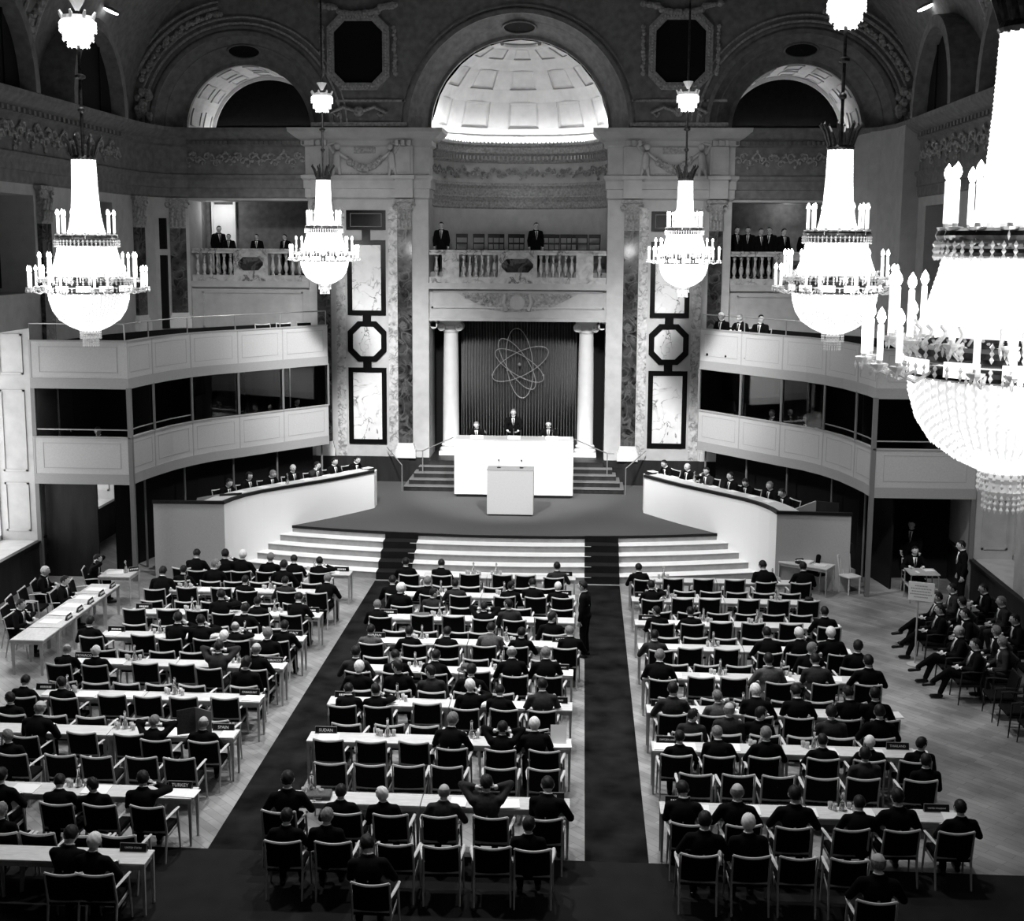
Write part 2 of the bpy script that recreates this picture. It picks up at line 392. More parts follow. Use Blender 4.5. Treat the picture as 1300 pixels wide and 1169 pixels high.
# half dome with coffers
q = MB(); RD, KY = 2.95, .82
def dome(t, e, k=1.0):   # azimuth, elevation angle
    return (-RD * k * cos(e) * cos(t), F + 1.1 + RD * k * KY * cos(e) * sin(t), 12.32 + RD * k * sin(e) * 1.06)
cols = 9; rows = [(.16, .45), (.60, .85), (1.02, 1.22)]
E0 = [0, .16, .45, .60, .85, 1.02, 1.22, 1.36, pi / 2 - .001]
for ci in range(cols * 2):
    t0, t1 = pi * ci / (cols * 2), pi * (ci + 1) / (cols * 2)
TB = []
for c in range(5):
    w = pi / 5; TB += [c * w, c * w + w * .2, c * w + w * .8]
TB += [pi]
for j in range(len(E0) - 1):
    for i in range(len(TB) - 1):
        t0, t1, e0, e1 = TB[i], TB[i + 1], E0[j], E0[j + 1]
        coff = (i % 3 == 1) and (e0, e1) in rows
        if not coff:
            K = 3
            for k in range(K):
                a, b = t0 + (t1 - t0) * k / K, t0 + (t1 - t0) * (k + 1) / K
                q.add([dome(a, e0), dome(b, e0), dome(b, e1), dome(a, e1)], [(0, 1, 2, 3)])
        else:
            dt, de = (t1 - t0) * .045, (e1 - e0) * .06
            o = [(t0, e0), (t1, e0), (t1, e1), (t0, e1)]; n1 = [(t0 + dt, e0 + de), (t1 - dt, e0 + de), (t1 - dt, e1 - de), (t0 + dt, e1 - de)]
            n2 = [(t0 + 2 * dt, e0 + 2 * de), (t1 - 2 * dt, e0 + 2 * de), (t1 - 2 * dt, e1 - 2 * de), (t0 + 2 * dt, e1 - 2 * de)]
            L = [[dome(*p) for p in o], [dome(*p, 1.016) for p in o], [dome(*p, 1.016) for p in n1], [dome(*p, 1.012) for p in n1], [dome(*p, 1.012) for p in n2], [dome(*p, 1.010) for p in n2]]
            vs = [p for l in L for p in l]; fs = [(20, 21, 22, 23)]
            for l in range(5):
                for k in range(4): fs.append((l * 4 + k, l * 4 + (k + 1) % 4, l * 4 + 4 + (k + 1) % 4, l * 4 + 4 + k))
            q.add(vs, fs)
for e, w in ((1.36, .07), (.07, .03)):                                        # raised ring mouldings
    q.tube([dome(pi * k / 40, e, .985) for k in range(41)], w, 6)
struct(q, 'ceiling_dome', 'plaster')
q = MB(); q.tube([(-2.72 * cos(pi * (.04 + .92 * k / 40)), F + 1.1 + 2.72 * KY * sin(pi * (.04 + .92 * k / 40)), 12.36) for k in range(41)], .03, 6)
tag(q.build('cove_light', 'cove_tube'), 'glowing tube light lying along the lip under the coffered half dome', 'light')

# ---- upper front wall with splayed arches, and the coved ceiling
W = 40.75
def archpts(cx, cz, r, n=40): return [(cx + r * cos(pi * i / n), cz + r * sin(pi * i / n)) for i in range(n + 1)]
q = MB(); HS = 8.95
out = [(-12.6, 12.4)]
for cx, r in ((-HS, 2.9), (0, 3.55), (HS, 2.9)): out += [(cx - r, 12.4)] + archpts(cx, 12.52, r)[::-1] + [(cx + r, 12.4)]
q.slab(out + [(12.6, 12.4), (12.6, 18), (-12.6, 18)], [], W, W + .25)
struct(q, 'wall_front_upper', 'plaster_shaded')
for i, (cx, r0, r1, d) in enumerate(((0, 2.93, 3.55, 1.0), (-HS, 2.1, 2.9, .9), (HS, 2.1, 2.9, .9))):
    q = MB()
    q.arch(cx, 12.52, r1, r1 + .2, W, W + .3, r0b=r0, r1b=r0 + .25) if False else None
    q.arch(cx, 12.52, r1, r1 + .12, W, W + d, r0b=r0, r1b=r0 + .2, n=48)      # the splayed face
    q.arch(cx, 12.52, r1 - .02, r1 + .12, W - .08, W + .05, n=48); q.arch(cx, 12.52, r1 + .2, r1 + .27, W - .05, W + .05, n=48)
    q.arch(cx, 12.52, r0 - .03, r0 + .1, W + d - .12, W + d + .05, n=48)
    q.arch(cx, 12.52, (r0 + r1) / 2 + .12, (r0 + r1) / 2 + .2, W + d * .3, W + d * .42, n=48)
    struct(q, 'trim_%d' % (4 + i), 'plaster_shaded')
    t = thing('oculus', ['dark oval opening in the splay over the central coffered dome', 'dark oval opening in the splay over the left side arch', 'dark oval opening in the splay over the right side arch'][i], 'opening', (cx, W + d * .5, 12.52 + (r0 + r1) / 2 - .03), 0, 'dark ovals over the arches')
    t.rotation_euler = (-atan2(r1 - r0, d) , 0, 0)
    a = MB(); a.lathe([(.01, -.03), (.5, -.03)], 28, sy=.5); a.build('opening', 'void', t)
    a = MB(); a.lathe([(.5, -.02), (.5, -.06), (.56, -.06), (.58, -.02)], 28, sy=.52); a.build('rim', 'plaster_shaded', t)
# side arches: coffered barrel soffit, sill and dark painted lunette
for sx in (-1, 1):
    q = MB(); q.arch(sx * HS, 12.52, 2.1, 2.3, W + .85, W + 3.9, n=40)
    for k in range(7):
        a0 = pi * (k + .2) / 7; a1 = pi * (k + .8) / 7
        for y0, y1 in ((W + 1.2, W + 2.2), (W + 2.6, W + 3.4)):
            for b0, b1, c0, c1 in ((a0, a0 + .03, y0, y1), (a1 - .03, a1, y0, y1), (a0, a1, y0, y0 + .05), (a0, a1, y1 - .05, y1)):
                q.arch(sx * HS, 12.52, 2.06, 2.11, c0, c1, b0, b1, 6)
    struct(q, 'trim_%d' % (8 if sx < 0 else 9), 'plaster')
    q = MB(); q.box(sx * HS - 2.3, sx * HS + 2.3, F + .1, F + 4, 12.3, 12.5); struct(q, 'trim_%d' % (10 if sx < 0 else 11), 'plaster')
    t = thing('lunette_painting', 'dark half-round painting deep in the %s lit side arch' % ('left' if sx < 0 else 'right'), 'painting', (sx * HS, W + 3.7, 12.5), 0, 'paintings in the side arches')
    a = MB(); a.slab([(r[0], r[1]) for r in archpts(0, 0, 2.1, 32)], [], 0, .05); a.build('canvas', 'painting_dark', t)
    a = MB(); a.arch(0, 0, 1.98, 2.1, -.06, .02, n=32); a.box(-2.1, 2.1, -.08, .02, -.0, .34); a.build('frame', 'plaster', t)
    q = MB(); q.tube([(sx * HS - 1.9, W + 3.3, 12.53), (sx * HS + 1.9, W + 3.3, 12.53)], .025, 6)
    tag(q.build('cove_light', 'cove_tube'), 'glowing tube light on the sill of the %s side arch' % ('left' if sx < 0 else 'right'), 'light')
# octagonal dark ceiling paintings between the arches
for sx in (-1, 1):
    t = thing('octagonal_painting', 'dark octagonal painting in a beaded stucco frame on the %s of the dome arch' % ('left' if sx < 0 else 'right'), 'painting', (sx * 5.12, W, 14.87), 0, 'octagonal paintings')
    def octo(w, h, c): return [(-w + c, -h), (w - c, -h), (w, -h + c), (w, h - c), (w - c, h), (-w + c, h), (-w, h - c), (-w, -h + c)]
    a = MB(); a.slab(octo(.80, .98, .34), [], -.02, .02); a.build('canvas', 'void', t)
    a = MB(); a.slab(octo(1.0, 1.18, .42), [octo(.78, .96, .34)], -.12, .02); a.build('frame', 'plaster_relief', t)
    a = MB(); o = octo(.89, 1.07, .38)
    for i in range(8):
        p0, p1 = o[i], o[(i + 1) % 8]; n = max(3, int(math.dist(p0, p1) / .09))
        for k in range(n): a.ball((p0[0] + (p1[0] - p0[0]) * k / n, -.13, p0[1] + (p1[1] - p0[1]) * k / n), .033, n=6, m=4)
    a.build('beading', 'plaster', t)
    a = MB()
    for k in range(26):                                                     # garland of leaves and fruit over and beside the frame
        u = k / 25; x = -1.2 + 2.4 * u; z = 1.18 - .26 * sin(pi * u) * (1 if abs(u - .5) < .3 else .4) + .25
        a.ball((x, -.1, z), rnd.uniform(.07, .14), n=6, m=4, sy=.6)
    a.build('garland', 'plaster_relief', t)
    for s in (-1, 1):
        a = MB()
        for k in range(14): a.ball((s * rnd.uniform(1.14, 1.2), -.06, .75 - k * .11), rnd.uniform(.06, .09), n=6, m=4, sy=.6)
        a.build('garland', 'plaster_relief', t)
    a = MB(); a.box(-1.5, 1.5, -.05, 0, -1.55, -1.48); a.box(-1.55, 1.55, -.1, 0, -2.32, -2.2)
    for s in (-1, 1): a.tube([(s * .1, -.1, -1.85), (s * .5, -.12, -1.72), (s * .9, -.1, -1.9), (s * .7, -.1, -2.0), (s * .62, -.1, -1.9)], .06, 6)
    a.ball((0, -.08, -1.85), .18, n=8, m=6); a.build('cartouche', 'plaster_relief', t)
# coved ceiling
q = MB(); K = 14; cv = [(12.6 - 4.2 * (1 - cos(pi / 2 * k / K)), 12.5 + 4.9 * sin(pi / 2 * k / K)) for k in range(K + 1)]
pts = [(x, z) for x, z in cv] + [(-x, z) for x, z in reversed(cv)]
vs = []; fs = []
for y in (-4, 41.0):
    vs += [(x, y, z) for x, z in pts]
n = len(pts)
for i in range(n - 1): fs.append((i, i + 1, n + i + 1, n + i))
q.add(vs, fs); struct(q, 'ceiling', 'plaster_shaded', True)
# lunettes cutting into the cove along the sides
for sx in (-1, 1):
    for k, yc in enumerate((35.6, 29.5, 23.4, 17.3)):
        q = MB(); r = 1.7
        K = 20; vs = []; fs = []
        for i in range(K + 1):
            c, s_ = cos(pi * i / K), sin(pi * i / K) * 1.27
            for x, rr in ((12.55, r), (11.55, r + .05), (11.55, r + .3), (12.55, r + .35)): vs.append((sx * x, yc + rr * c, 12.5 + rr * s_))
        for i in range(K):
            for j in range(4): fs.append((i * 4 + j, i * 4 + (j + 1) % 4, i * 4 + 4 + (j + 1) % 4, i * 4 + 4 + j))
        q.add(vs, fs); struct(q, 'trim_%d' % (12 + k * 2 + (sx > 0)), 'plaster_shaded')
        t = thing('lunette_window', '%s dark arched lunette above the %s cornice, counted from the stage end' % (ORD[k], 'left' if sx < 0 else 'right'), 'window', (sx * 11.95, yc, 12.52), 0, 'dark lunettes along the vault')
        a = MB(); a.slab([(r * cos(pi * i / 24), r * 1.27 * sin(pi * i / 24)) for i in range(25)], [], 0, sx * .05, 'x'); a.build('pane', 'void', t)
        a = MB()
        for u in (-.5, .5): a.box(-sx * .04, 0, u * r - .03, u * r + .03, 0, r * 1.1)
        a.build('bars', 'interior_dark', t)
for sx in (-1, 1):                                                          # stucco rib with trophies between the vault bays
    for k, yc in enumerate((32.5, 26.4)):
        q = MB()
        P = [(x, z) for x, z in cv[:10]]
        for dy in (-.45, .45): q.tube([(sx * (x - .05), yc + dy, z) for x, z in P], .06, 6)
        for i in range(24):
            u = i / 24 * 8; j = int(u); f = u - j; x = P[j][0] * (1 - f) + P[j + 1][0] * f; z = P[j][1] * (1 - f) + P[j + 1][1] * f
            q.ball((sx * (x - .06), yc + rnd.uniform(-.28, .28), z), rnd.uniform(.09, .2), n=6, m=4)
        struct(q, 'trim_%d' % (40 + k * 2 + (sx > 0)), 'plaster_relief')

# ---- entablature of the whole room
ENT = [(0, 12.5), (.52, 12.5), (.5, 12.38), (.4, 12.3), (.28, 12.2), (.14, 12.12), (.14, 11.98), (.03, 11.92), (.03, 11.05), (.16, 11.02), (.16, 10.93), (.09, 10.85), (.09, 10.6), (.05, 10.58), (.05, 10.32), (0, 10.27)]
for sx in (-1, 1):
    s = 'left' if sx < 0 else 'right'
    side = [(sx * 12.1, 8), (sx * 12.1, 38.3), (sx * 12.05, 39.3), (sx * 11.8, 40.3), (sx * 11.45, 40.9), (sx * 10.9, 41.1), (sx * 6.9, 41.1)]
    pier = [(sx * 6.93, 42.2), (sx * 6.93, F + .02), (sx * 2.93, F + .02), (sx * 2.93, 42.2)]
    if sx < 0: side, pier = side, pier
    else: side, pier = side[::-1], pier[::-1]
    q = MB(); q.sweep(side, ENT); struct(q, 'trim_cornice_' + s, 'plaster_shaded')
    q = MB(); q.sweep(pier, ENT); struct(q, 'trim_pier_' + s, 'plaster')
    q = MB()
    for i in range(70): q.box(sx * 11.84, sx * 12.0, 17 + i * .3, 17.14 + i * .3, 11.99, 12.11)
    for i in range(26): q.box(sx * (7.0 + i * .15) - .04, sx * (7.0 + i * .15) + .04, 40.86, 41.0, 11.99, 12.11)
    struct(q, 'trim_dentils_' + s, 'plaster_shaded')
    q = MB(); rnd = random.Random(5)
    scroll(q, lambda u, w: (V((sx * (7.0 + 3.9 * u), 41.05, 11.5 + w)), V((0, -1, 0))), 26, rnd, .15, .2)
    scroll(q, lambda u, w: (V((sx * 12.05, 20 + 18 * u, 11.5 + w)), V((-sx, 0, 0))), 70, rnd, .2, .26)
    struct(q, 'trim_frieze_' + s, 'plaster_relief')
    # putti holding a swag, on the pier frieze
    for k in (0, 1):
        x0 = sx * 5.0 + (-1 if k == 0 else 1) * .92; d = 1 if k == 0 else -1
        a = MB(); y = F - .1
        a.cap((x0, y, 11.32), (x0 + d * .03, y - .03, 11.66), .14, .12, 10); a.ball((x0 + d * .06, y - .08, 11.93), .11, n=10, m=8)
        a.cap((x0 + d * .08, y - .03, 11.74), (x0 + d * .46, y - .05, 11.45), .06, .045, 8); a.cap((x0 - d * .1, y - .03, 11.74), (x0 - d * .24, y - .05, 11.98), .06, .045, 8); a.cap((x0 - d * .24, y - .05, 11.98), (x0 - d * .02, y - .08, 12.04), .045, .035, 8)
        a.cap((x0 - .07, y, 11.3), (x0 - .1, y - .03, 11.04), .085, .05, 8); a.cap((x0 + .07, y, 11.3), (x0 + .12, y - .03, 11.04), .085, .05, 8)
        tag(a.build('putto_relief', 'plaster', smooth=True), '%s stucco putto lifting a garland on the %s pier frieze' % ('left' if k == 0 else 'right', s), 'relief', 'putti on the pier friezes')
    a = MB()
    for i in range(34):
        u = i / 33; a.ball((sx * 5.0 - .55 + 1.1 * u, F - .1 - .03 * (i % 2), 11.5 - .26 * sin(pi * u) + (.05 if i % 3 == 0 else -.03)), rnd.uniform(.07, .11), n=7, m=5)
    a.box(sx * 5.0 - 1.2, sx * 5.0 + 1.2, F - .04, F + .02, 11.05, 11.1); a.box(sx * 5.0 - .35, sx * 5.0 + .35, F - .06, F + .02, 11.72, 11.92)
    tag(a.build('garland_relief', 'plaster_relief'), 'carved swag of fruit between two putti on the %s pier' % s, 'relief', 'swags on the pier friezes')
    # the entablature breaks forward over the pilasters
    q = MB()
    for x in (3.70, 6.45):
        q.box(*sorted((sx * (x - .3), sx * (x + .3))), F - .16, F + .02, 11.04, 11.94); q.box(*sorted((sx * (x - .22), sx * (x + .22))), F - .2, F - .14, 11.12, 11.8)
        q.box(*sorted((sx * (x - .3), sx * (x + .3))), F - .22, F + .02, 10.3, 10.92); q.box(*sorted((sx * (x - .36), sx * (x + .36))), F - .3, F + .02, 10.9, 11.02)
        for e in (-.2, 0, .2): q.box(*sorted((sx * (x + e - .05), sx * (x + e + .05))), F - .34, F - .1, 11.95, 12.12)
    struct(q, 'trim_break_' + s, 'plaster')
    # concentric vault mouldings and a trophy band outside the side arch
    q = MB(); cx = sx * HS
    for r_, w_ in ((3.22, .07), (3.42, .05)): q.arch(cx, 12.52, r_, r_ + w_, W - .07, W + .02, n=40)
    for r_, w_ in ((3.75, .08), (3.95, .05)): q.arch(cx, 12.52, r_, r_ + w_, W - .09, W + .02, RAD(100) if sx < 0 else RAD(25), RAD(155) if sx < 0 else RAD(80), 20)
    for i in range(30):
        t_ = RAD(100 + 55 * i / 29) if sx < 0 else RAD(80 - 55 * i / 29); r_ = 3.6 + rnd.uniform(-.06, .06)
        q.ball((cx + r_ * cos(t_), W - .04, 12.52 + r_ * sin(t_)), rnd.uniform(.06, .12), n=6, m=4)
    for i in range(16): q.ball((cx - sx * -3.2 + rnd.uniform(-.22, .22), W - .05, 12.75 + rnd.uniform(0, .9)), rnd.uniform(.08, .16), n=6, m=4)
    struct(q, 'trim_rings_' + s, 'plaster_relief')

for sx in (-1, 1):                                                          # floodlamps set into the vault
    t = thing('vault_lamp', 'glowing oval lamp set into the vault above the %s lunettes' % ('left' if sx < 0 else 'right'), 'lamp', (sx * 11.55, 36.5, 15.4), 0, 'vault lamps')
    a = MB(); a.X = MX.Rotation(-sx * RAD(25), 4, 'Y'); a.ball((0, 0, 0), 1, n=12, m=8, sx=.24, sy=.1, sz=.05)
    a.build('lens', 'bulb', t)
    a = MB(); a.X = MX.Rotation(-sx * RAD(25), 4, 'Y'); a.lathe([(.001, .03), (.26, .02), (.28, .06), (.001, .12)], 16, sy=.5); a.build('housing', 'plaster_shaded', t)
# ================================================================ FACADE DRESSING
# inlaid marble panels on the piers
for sx in (-1, 1):
    s = 'left' if sx < 0 else 'right'; cx = sx * 4.98
    t = thing('marble_inlay', 'tall inlay of veined marble panels in black frames on the %s pier' % s, 'wall panel', (cx, F, 0), 0, 'marble inlays on the piers')
    def fr(x, z0, z1, k=.16): return [(-x, z0), (x, z0), (x, z1), (-x, z1)], [(-x + k, z0 + k), (x - k, z0 + k), (x - k, z1 - k), (-x + k, z1 - k)]
    for nm, (z0, z1) in (('upper', (6.47, 8.93)), ('lower', (2.16, 4.73))):
        o, i = fr(.64, z0, z1); a = MB(); a.slab(o, [i], -.05, .01); a.build('frame', 'marble_frame', t)
        a = MB(); a.slab(i, [], -.02, .01); a.build('slab', 'marble_panel', t)
    def oc(r, h, c): return [(-r + c, 5.6 - h), (r - c, 5.6 - h), (r, 5.6 - h + c), (r, 5.6 + h - c), (r - c, 5.6 + h), (-r + c, 5.6 + h), (-r, 5.6 + h - c), (-r, 5.6 - h + c)]
    o, i = oc(.65, .67, .34), oc(.47, .49, .26)
    a = MB(); a.slab(o, [i], -.05, .01); a.build('frame', 'marble_frame', t); a = MB(); a.slab(i, [], -.02, .01); a.build('slab', 'marble_panel', t)
    for z0, z1 in ((4.72, 4.95), (6.25, 6.48), (8.92, 9.27)): a = MB(); a.box(-.14, .14, -.045, .01, z0, z1); a.build('link', 'marble_frame', t)
    o, i = fr(.65, 9.26, 9.9, .07); a = MB(); a.box(-.65, .65, -.04, .01, 9.26, 9.9); a.slab(o, [i], -.06, -.03); a.build('plaque', 'marble_frame', t)
    a = MB(); a.slab(*[fr(.52, 9.36, 9.8, .02)[0], [fr(.52, 9.36, 9.8, .02)[1]]], -.05, -.03); a.build('plaque_line', 'post_metal', t)
    # marble borders at the edges of the pier
    a = MB(); a.box(cx - 1.02, cx - .72, F - .01, F + .01, 1.75, 10.0); a.box(cx + .72, cx + 1.02, F - .01, F + .01, 1.75, 10.0)
    tag(a.build('marble_border', 'marble_border'), 'pair of speckled marble strips flanking the %s black framed inlay' % s, 'wall panel', 'marble strips on the piers')
def pilaster(x, y, w, z0, z1, label, rz=0):
    """dark marble pilaster with carved capital and stepped base"""
    t = thing('pilaster', label, 'pilaster', (x, y, 0), rz, 'dark marble pilasters')
    a = MB(); a.box(-w, w, -.12, .05, z0 + .5, z1 - .98); a.build('shaft', 'marble_dark', t)
    a = MB(); a.box(-w - .1, w + .1, -.2, .05, z0, z0 + .28); a.box(-w - .06, w + .06, -.17, .05, z0 + .28, z0 + .4); a.box(-w - .03, w + .03, -.14, .05, z0 + .4, z0 + .5); a.build('base', 'column_stone', t)
    a = MB(); a.box(-w, w, -.12, .05, z1 - .98, z1 - .1); a.box(-w - .1, w + .1, -.2, .05, z1 - .1, z1)
    for r_, n in ((z1 - .85, 4), (z1 - .55, 3)):
        for k in range(n):
            xx = -w + 2 * w * (k + .5) / n
            a.tube([(xx, -.12, r_ - .08), (xx, -.17, r_ + .1), (xx, -.2, r_ + .2), (xx, -.24, r_ + .19)], [.07, .06, .05, .02], 6)
    for k in (-1, 1): a.tube([(k * (w + .04) + cos(u) * .09, -.16, z1 - .22 + sin(u) * .09) for u in [i * .7 for i in range(8)]], .03, 6)
    a.build('capital', 'plaster_relief', t)
    return t
for sx in (-1, 1):
    s = 'left' if sx < 0 else 'right'
    pilaster(sx * 3.70, F, .24, 1.72, 10.26, 'dark veined pilaster between the %s marble inlay and the central recess' % s)
    pilaster(sx * 6.42, F + .12, .22, 1.72, 10.26, 'dark veined pilaster at the outer edge of the %s pier' % s)
    pilaster(sx * 11.28, 41.0, .26, 6.0, 10.26, 'dark pilaster in the %s corner beside the side gallery' % s, sx * -RAD(25))
    pilaster(sx * 12.02, 39.3, .26, 6.0, 10.26, 'dark pilaster in the %s corner farther from the side gallery' % s, sx * -RAD(78))
    pilaster(sx * 12.1, 32.45, .3, 5.5, 10.26, 'dark pilaster on the %s side wall beside the upper window' % s, sx * -RAD(90))
    a = MB(); a.box(sx * 11.62 - .12, sx * 11.62 + .12, 40.45, 40.6, 8.6, 9.6); a.box(sx * 11.62 - .12, sx * 11.62 + .12, 40.45, 40.6, 6.0, 8.4)
    o = a.build('slit_window', 'void'); tag(o, 'narrow dark slit window between the two %s corner pilasters' % s, 'window', 'slit windows')
# small carved capitals where jambs meet the lintel, panel mouldings under the galleries
q = MB()
for x0, x1, y, z0, z1 in ((-2.85, 2.85, F + .2, 6.72, 7.3), (-10.6, -7.2, F + .35, 6.0, 7.2), (7.2, 10.6, F + .35, 6.0, 7.2)):
    for a0, a1, b0, b1 in ((x0, x1, z0, z0 + .05), (x0, x1, z1 - .05, z1), (x0, x0 + .05, z0, z1), (x1 - .05, x1, z0, z1)): q.box(a0, a1, y - .04, y, b0, b1)
q.box(-2.92, 2.92, F + .08, F + .2, 6.3, 6.4); q.box(-2.92, 2.92, F + .0, F + .2, 7.35, 7.55)
for sx in (-1, 1): q.box(min(sx * 6.95, sx * 10.95), max(sx * 6.95, sx * 10.95), F + .2, F + .36, 7.35, 7.55)
struct(q, 'trim_30', 'plaster')
# ---- balustrades
def baluster(x, y, z0, z1, parent):
    h = z1 - z0; a = MB()
    a.lathe([(.001, 0), (.06, 0), (.06, .05 * h), (.04, .08 * h), (.035, .14 * h), (.075, .3 * h), (.08, .38 * h), (.05, .55 * h), (.035, .75 * h), (.035, .82 * h), (.055, .86 * h), (.06, .92 * h), (.06, h), (.001, h)], 10, (x, y, z0))
    return a.build('baluster', 'marble_rail', parent, True)
def balustrade(name, label, x0, x1, y, groups, solids, cart):
    t = thing('balustrade', label, 'balustrade', ((x0 + x1) / 2, y, 7.55), 0, 'marble gallery balustrades'); c = (x0 + x1) / 2
    a = MB(); a.box(x0 - c, x1 - c, -.16, .16, 0, .2); a.build('plinth', 'marble_rail', t)
    a = MB(); a.box(x0 - c, x1 - c, -.17, .17, .92, 1.0); a.box(x0 - c, x1 - c, -.2, .2, 1.0, 1.08, bev=.02); a.build('handrail', 'marble_rail', t)
    for u0, u1 in solids:
        a = MB(); a.box(u0, u1, -.15, .15, .2, .92); a.build('pedestal', 'marble_rail', t)
    for xs in groups:
        for x in xs: baluster(x, 0, .2, .92, t)
    if cart:
        w = cart; a = MB(); k = .17
        a.slab([(-w + k, .36), (w - k, .36), (w, .36 + k), (w, .78 - k + .02), (w - k, .8), (-w + k, .8), (-w, .78 - k + .02), (-w, .36 + k)], [], -.18, -.14); a.build('cartouche', 'marble_dark', t)
    return t
lin_ = lambda a, b, n: [a + (b - a) * (i + .5) / n for i in range(n)]
balustrade('balustrade', 'marble balustrade of the central gallery above the carved lintel', -2.9, 2.9, F + .16, [lin_(-2.88, -2.48, 1), lin_(-1.88, -.66, 6), lin_(.66, 1.88, 6), lin_(2.48, 2.88, 1)], [(-2.48, -1.92), (-.64, .64), (1.92, 2.48)], .52)
for sx in (-1, 1):
    balustrade('balustrade', 'marble balustrade of the %s side gallery' % ('left' if sx < 0 else 'right'), sx * 8.93 - 1.98, sx * 8.93 + 1.98, F + .45, [lin_(-1.95, -.6, 6), lin_(.6, 1.95, 6)], [(-.58, .58)], .42)
# carved festoon on the lintel panel
t = thing('festoon_relief', 'carved relief of garlands and central shield under the balustrade', 'relief', (0, F + .2, 6.6))
a = MB(); a.slab([(-2.0, .62), (-1.0, .1), (-.4, .02), (.4, .02), (1.0, .1), (2.0, .62)], [], -.03, .01); a.build('ground', 'plaster_relief', t)
a = MB(); rnd = random.Random(11)
for i in range(70):
    u = rnd.uniform(-1.7, 1.7); lo = .06 + .5 * (abs(u) / 2.0) ** 1.3; z = rnd.uniform(lo, .56)
    a.tube([(u + cos(k * .9 + i) * .07 * (1 - k / 7), -.05, z + sin(k * .9 + i) * .07 * (1 - k / 7)) for k in range(6)], .018, 5)
a.build('leaf_carving', 'plaster_relief', t)
a = MB(); a.ball((0, -.04, .32), .26, n=14, m=8, sy=.3, sz=1.0); 
for s in (-1, 1): a.tube([(s * .36, -.05, .05), (s * .46, -.08, .3), (s * .4, -.05, .58)], .06, 8)
a.build('shield', 'plaster', t)
# ---- ionic columns and the recess
for sx in (-1, 1):
    t = thing('ionic_column', 'pale ionic column to the %s of the stage curtain' % ('left' if sx < 0 else 'right'), 'column', (sx * 2.29, 42.0, 1.7), 0, 'ionic columns beside the curtain')
    a = MB(); a.box(-.38, .38, -.38, .38, 0, .12); a.lathe([(.001, .12), (.36, .12), (.38, .17), (.36, .22), (.30, .25), (.30, .28), (.33, .31), (.32, .35), (.28, .38), (.001, .38)], 28); a.build('base', 'column_stone', t)
    a = MB(); a.lathe([(.28, .36), (.275, 1.4), (.265, 2.6), (.25, 3.6), (.235, 4.2)], 32); a.build('shaft', 'column_stone', t, True)
    a = MB(); a.lathe([(.235, 4.15), (.27, 4.2), (.27, 4.26), (.24, 4.28), (.28, 4.38), (.001, 4.4)], 28); a.box(-.36, .36, -.3, .3, 4.5, 4.6); a.box(-.3, .3, -.27, .27, 4.38, 4.5)
    for s in (-1, 1):
        a.tube([(s * .3, -.28, 4.36), (s * .3, .28, 4.36)], .14, 14)
        for y in (-.3, .3): a.tube([(s * .3 + cos(u) * (.13 - u * .014), y, 4.36 + sin(u) * (.13 - u * .014)) for u in [i * .6 for i in range(14)]], .022, 6)
    a.build('capital', 'column_stone', t)
    a = MB(); a.box(min(sx * 2.72, sx * 2.92), max(sx * 2.72, sx * 2.92), 41.3, 42.3, 6.08, 6.3)
    a.tube([(sx * 2.8, 41.3, 6.14), (sx * 2.8, 42.2, 6.14)], .12, 12)
    tag(a.build('half_capital', 'column_stone'), 'half capital with volute on the %s jamb of the recess' % ('left' if sx < 0 else 'right'), 'capital', 'half capitals on the jambs')
q = MB(); n = 320; P = []
for i in range(n + 1):
    x = -1.98 + 3.96 * i / n; P.append((x, 42.62 + .085 * sin(i / n * 2 * pi * 40) + .015 * sin(i * .37)))
q.ribbon(P, 1.72, 6.3, .02)
tag(q.build('stage_curtain', 'curtain', smooth=True), 'grey pleated curtain hanging between the two pale columns', 'curtain')
t = thing('atom_emblem', 'wire atom emblem of crossed ellipses hanging on the grey curtain', 'emblem', (.02, 42.42, 4.75))
for a_, b_, ang, ox, oz in ((1.2, .45, 96, .0, .05), (1.06, .40, 28, .03, .02), (.95, .34, -31, -.0, -.03), (1.02, .36, -56, -.08, .02)):
    c, s_ = cos(RAD(ang)), sin(RAD(ang)); a = MB()
    a.tube([(ox + a_ * cos(u) * c - b_ * sin(u) * s_, -.04 * cos(u * 2), oz + a_ * cos(u) * s_ + b_ * sin(u) * c) for u in [2 * pi * i / 64 for i in range(64)]], .016, 6, closed=True)
    o = a.build('orbit', 'emblem', t); a = MB(); u = ang; a.ball((ox + a_ * cos(u) * c - b_ * sin(u) * s_, 0, oz + a_ * cos(u) * s_ + b_ * sin(u) * c), .04, n=8, m=6); a.build('electron', 'emblem', o)
a = MB(); a.ball((0, 0, 0), .06, n=10, m=8); a.build('nucleus', 'emblem', t)

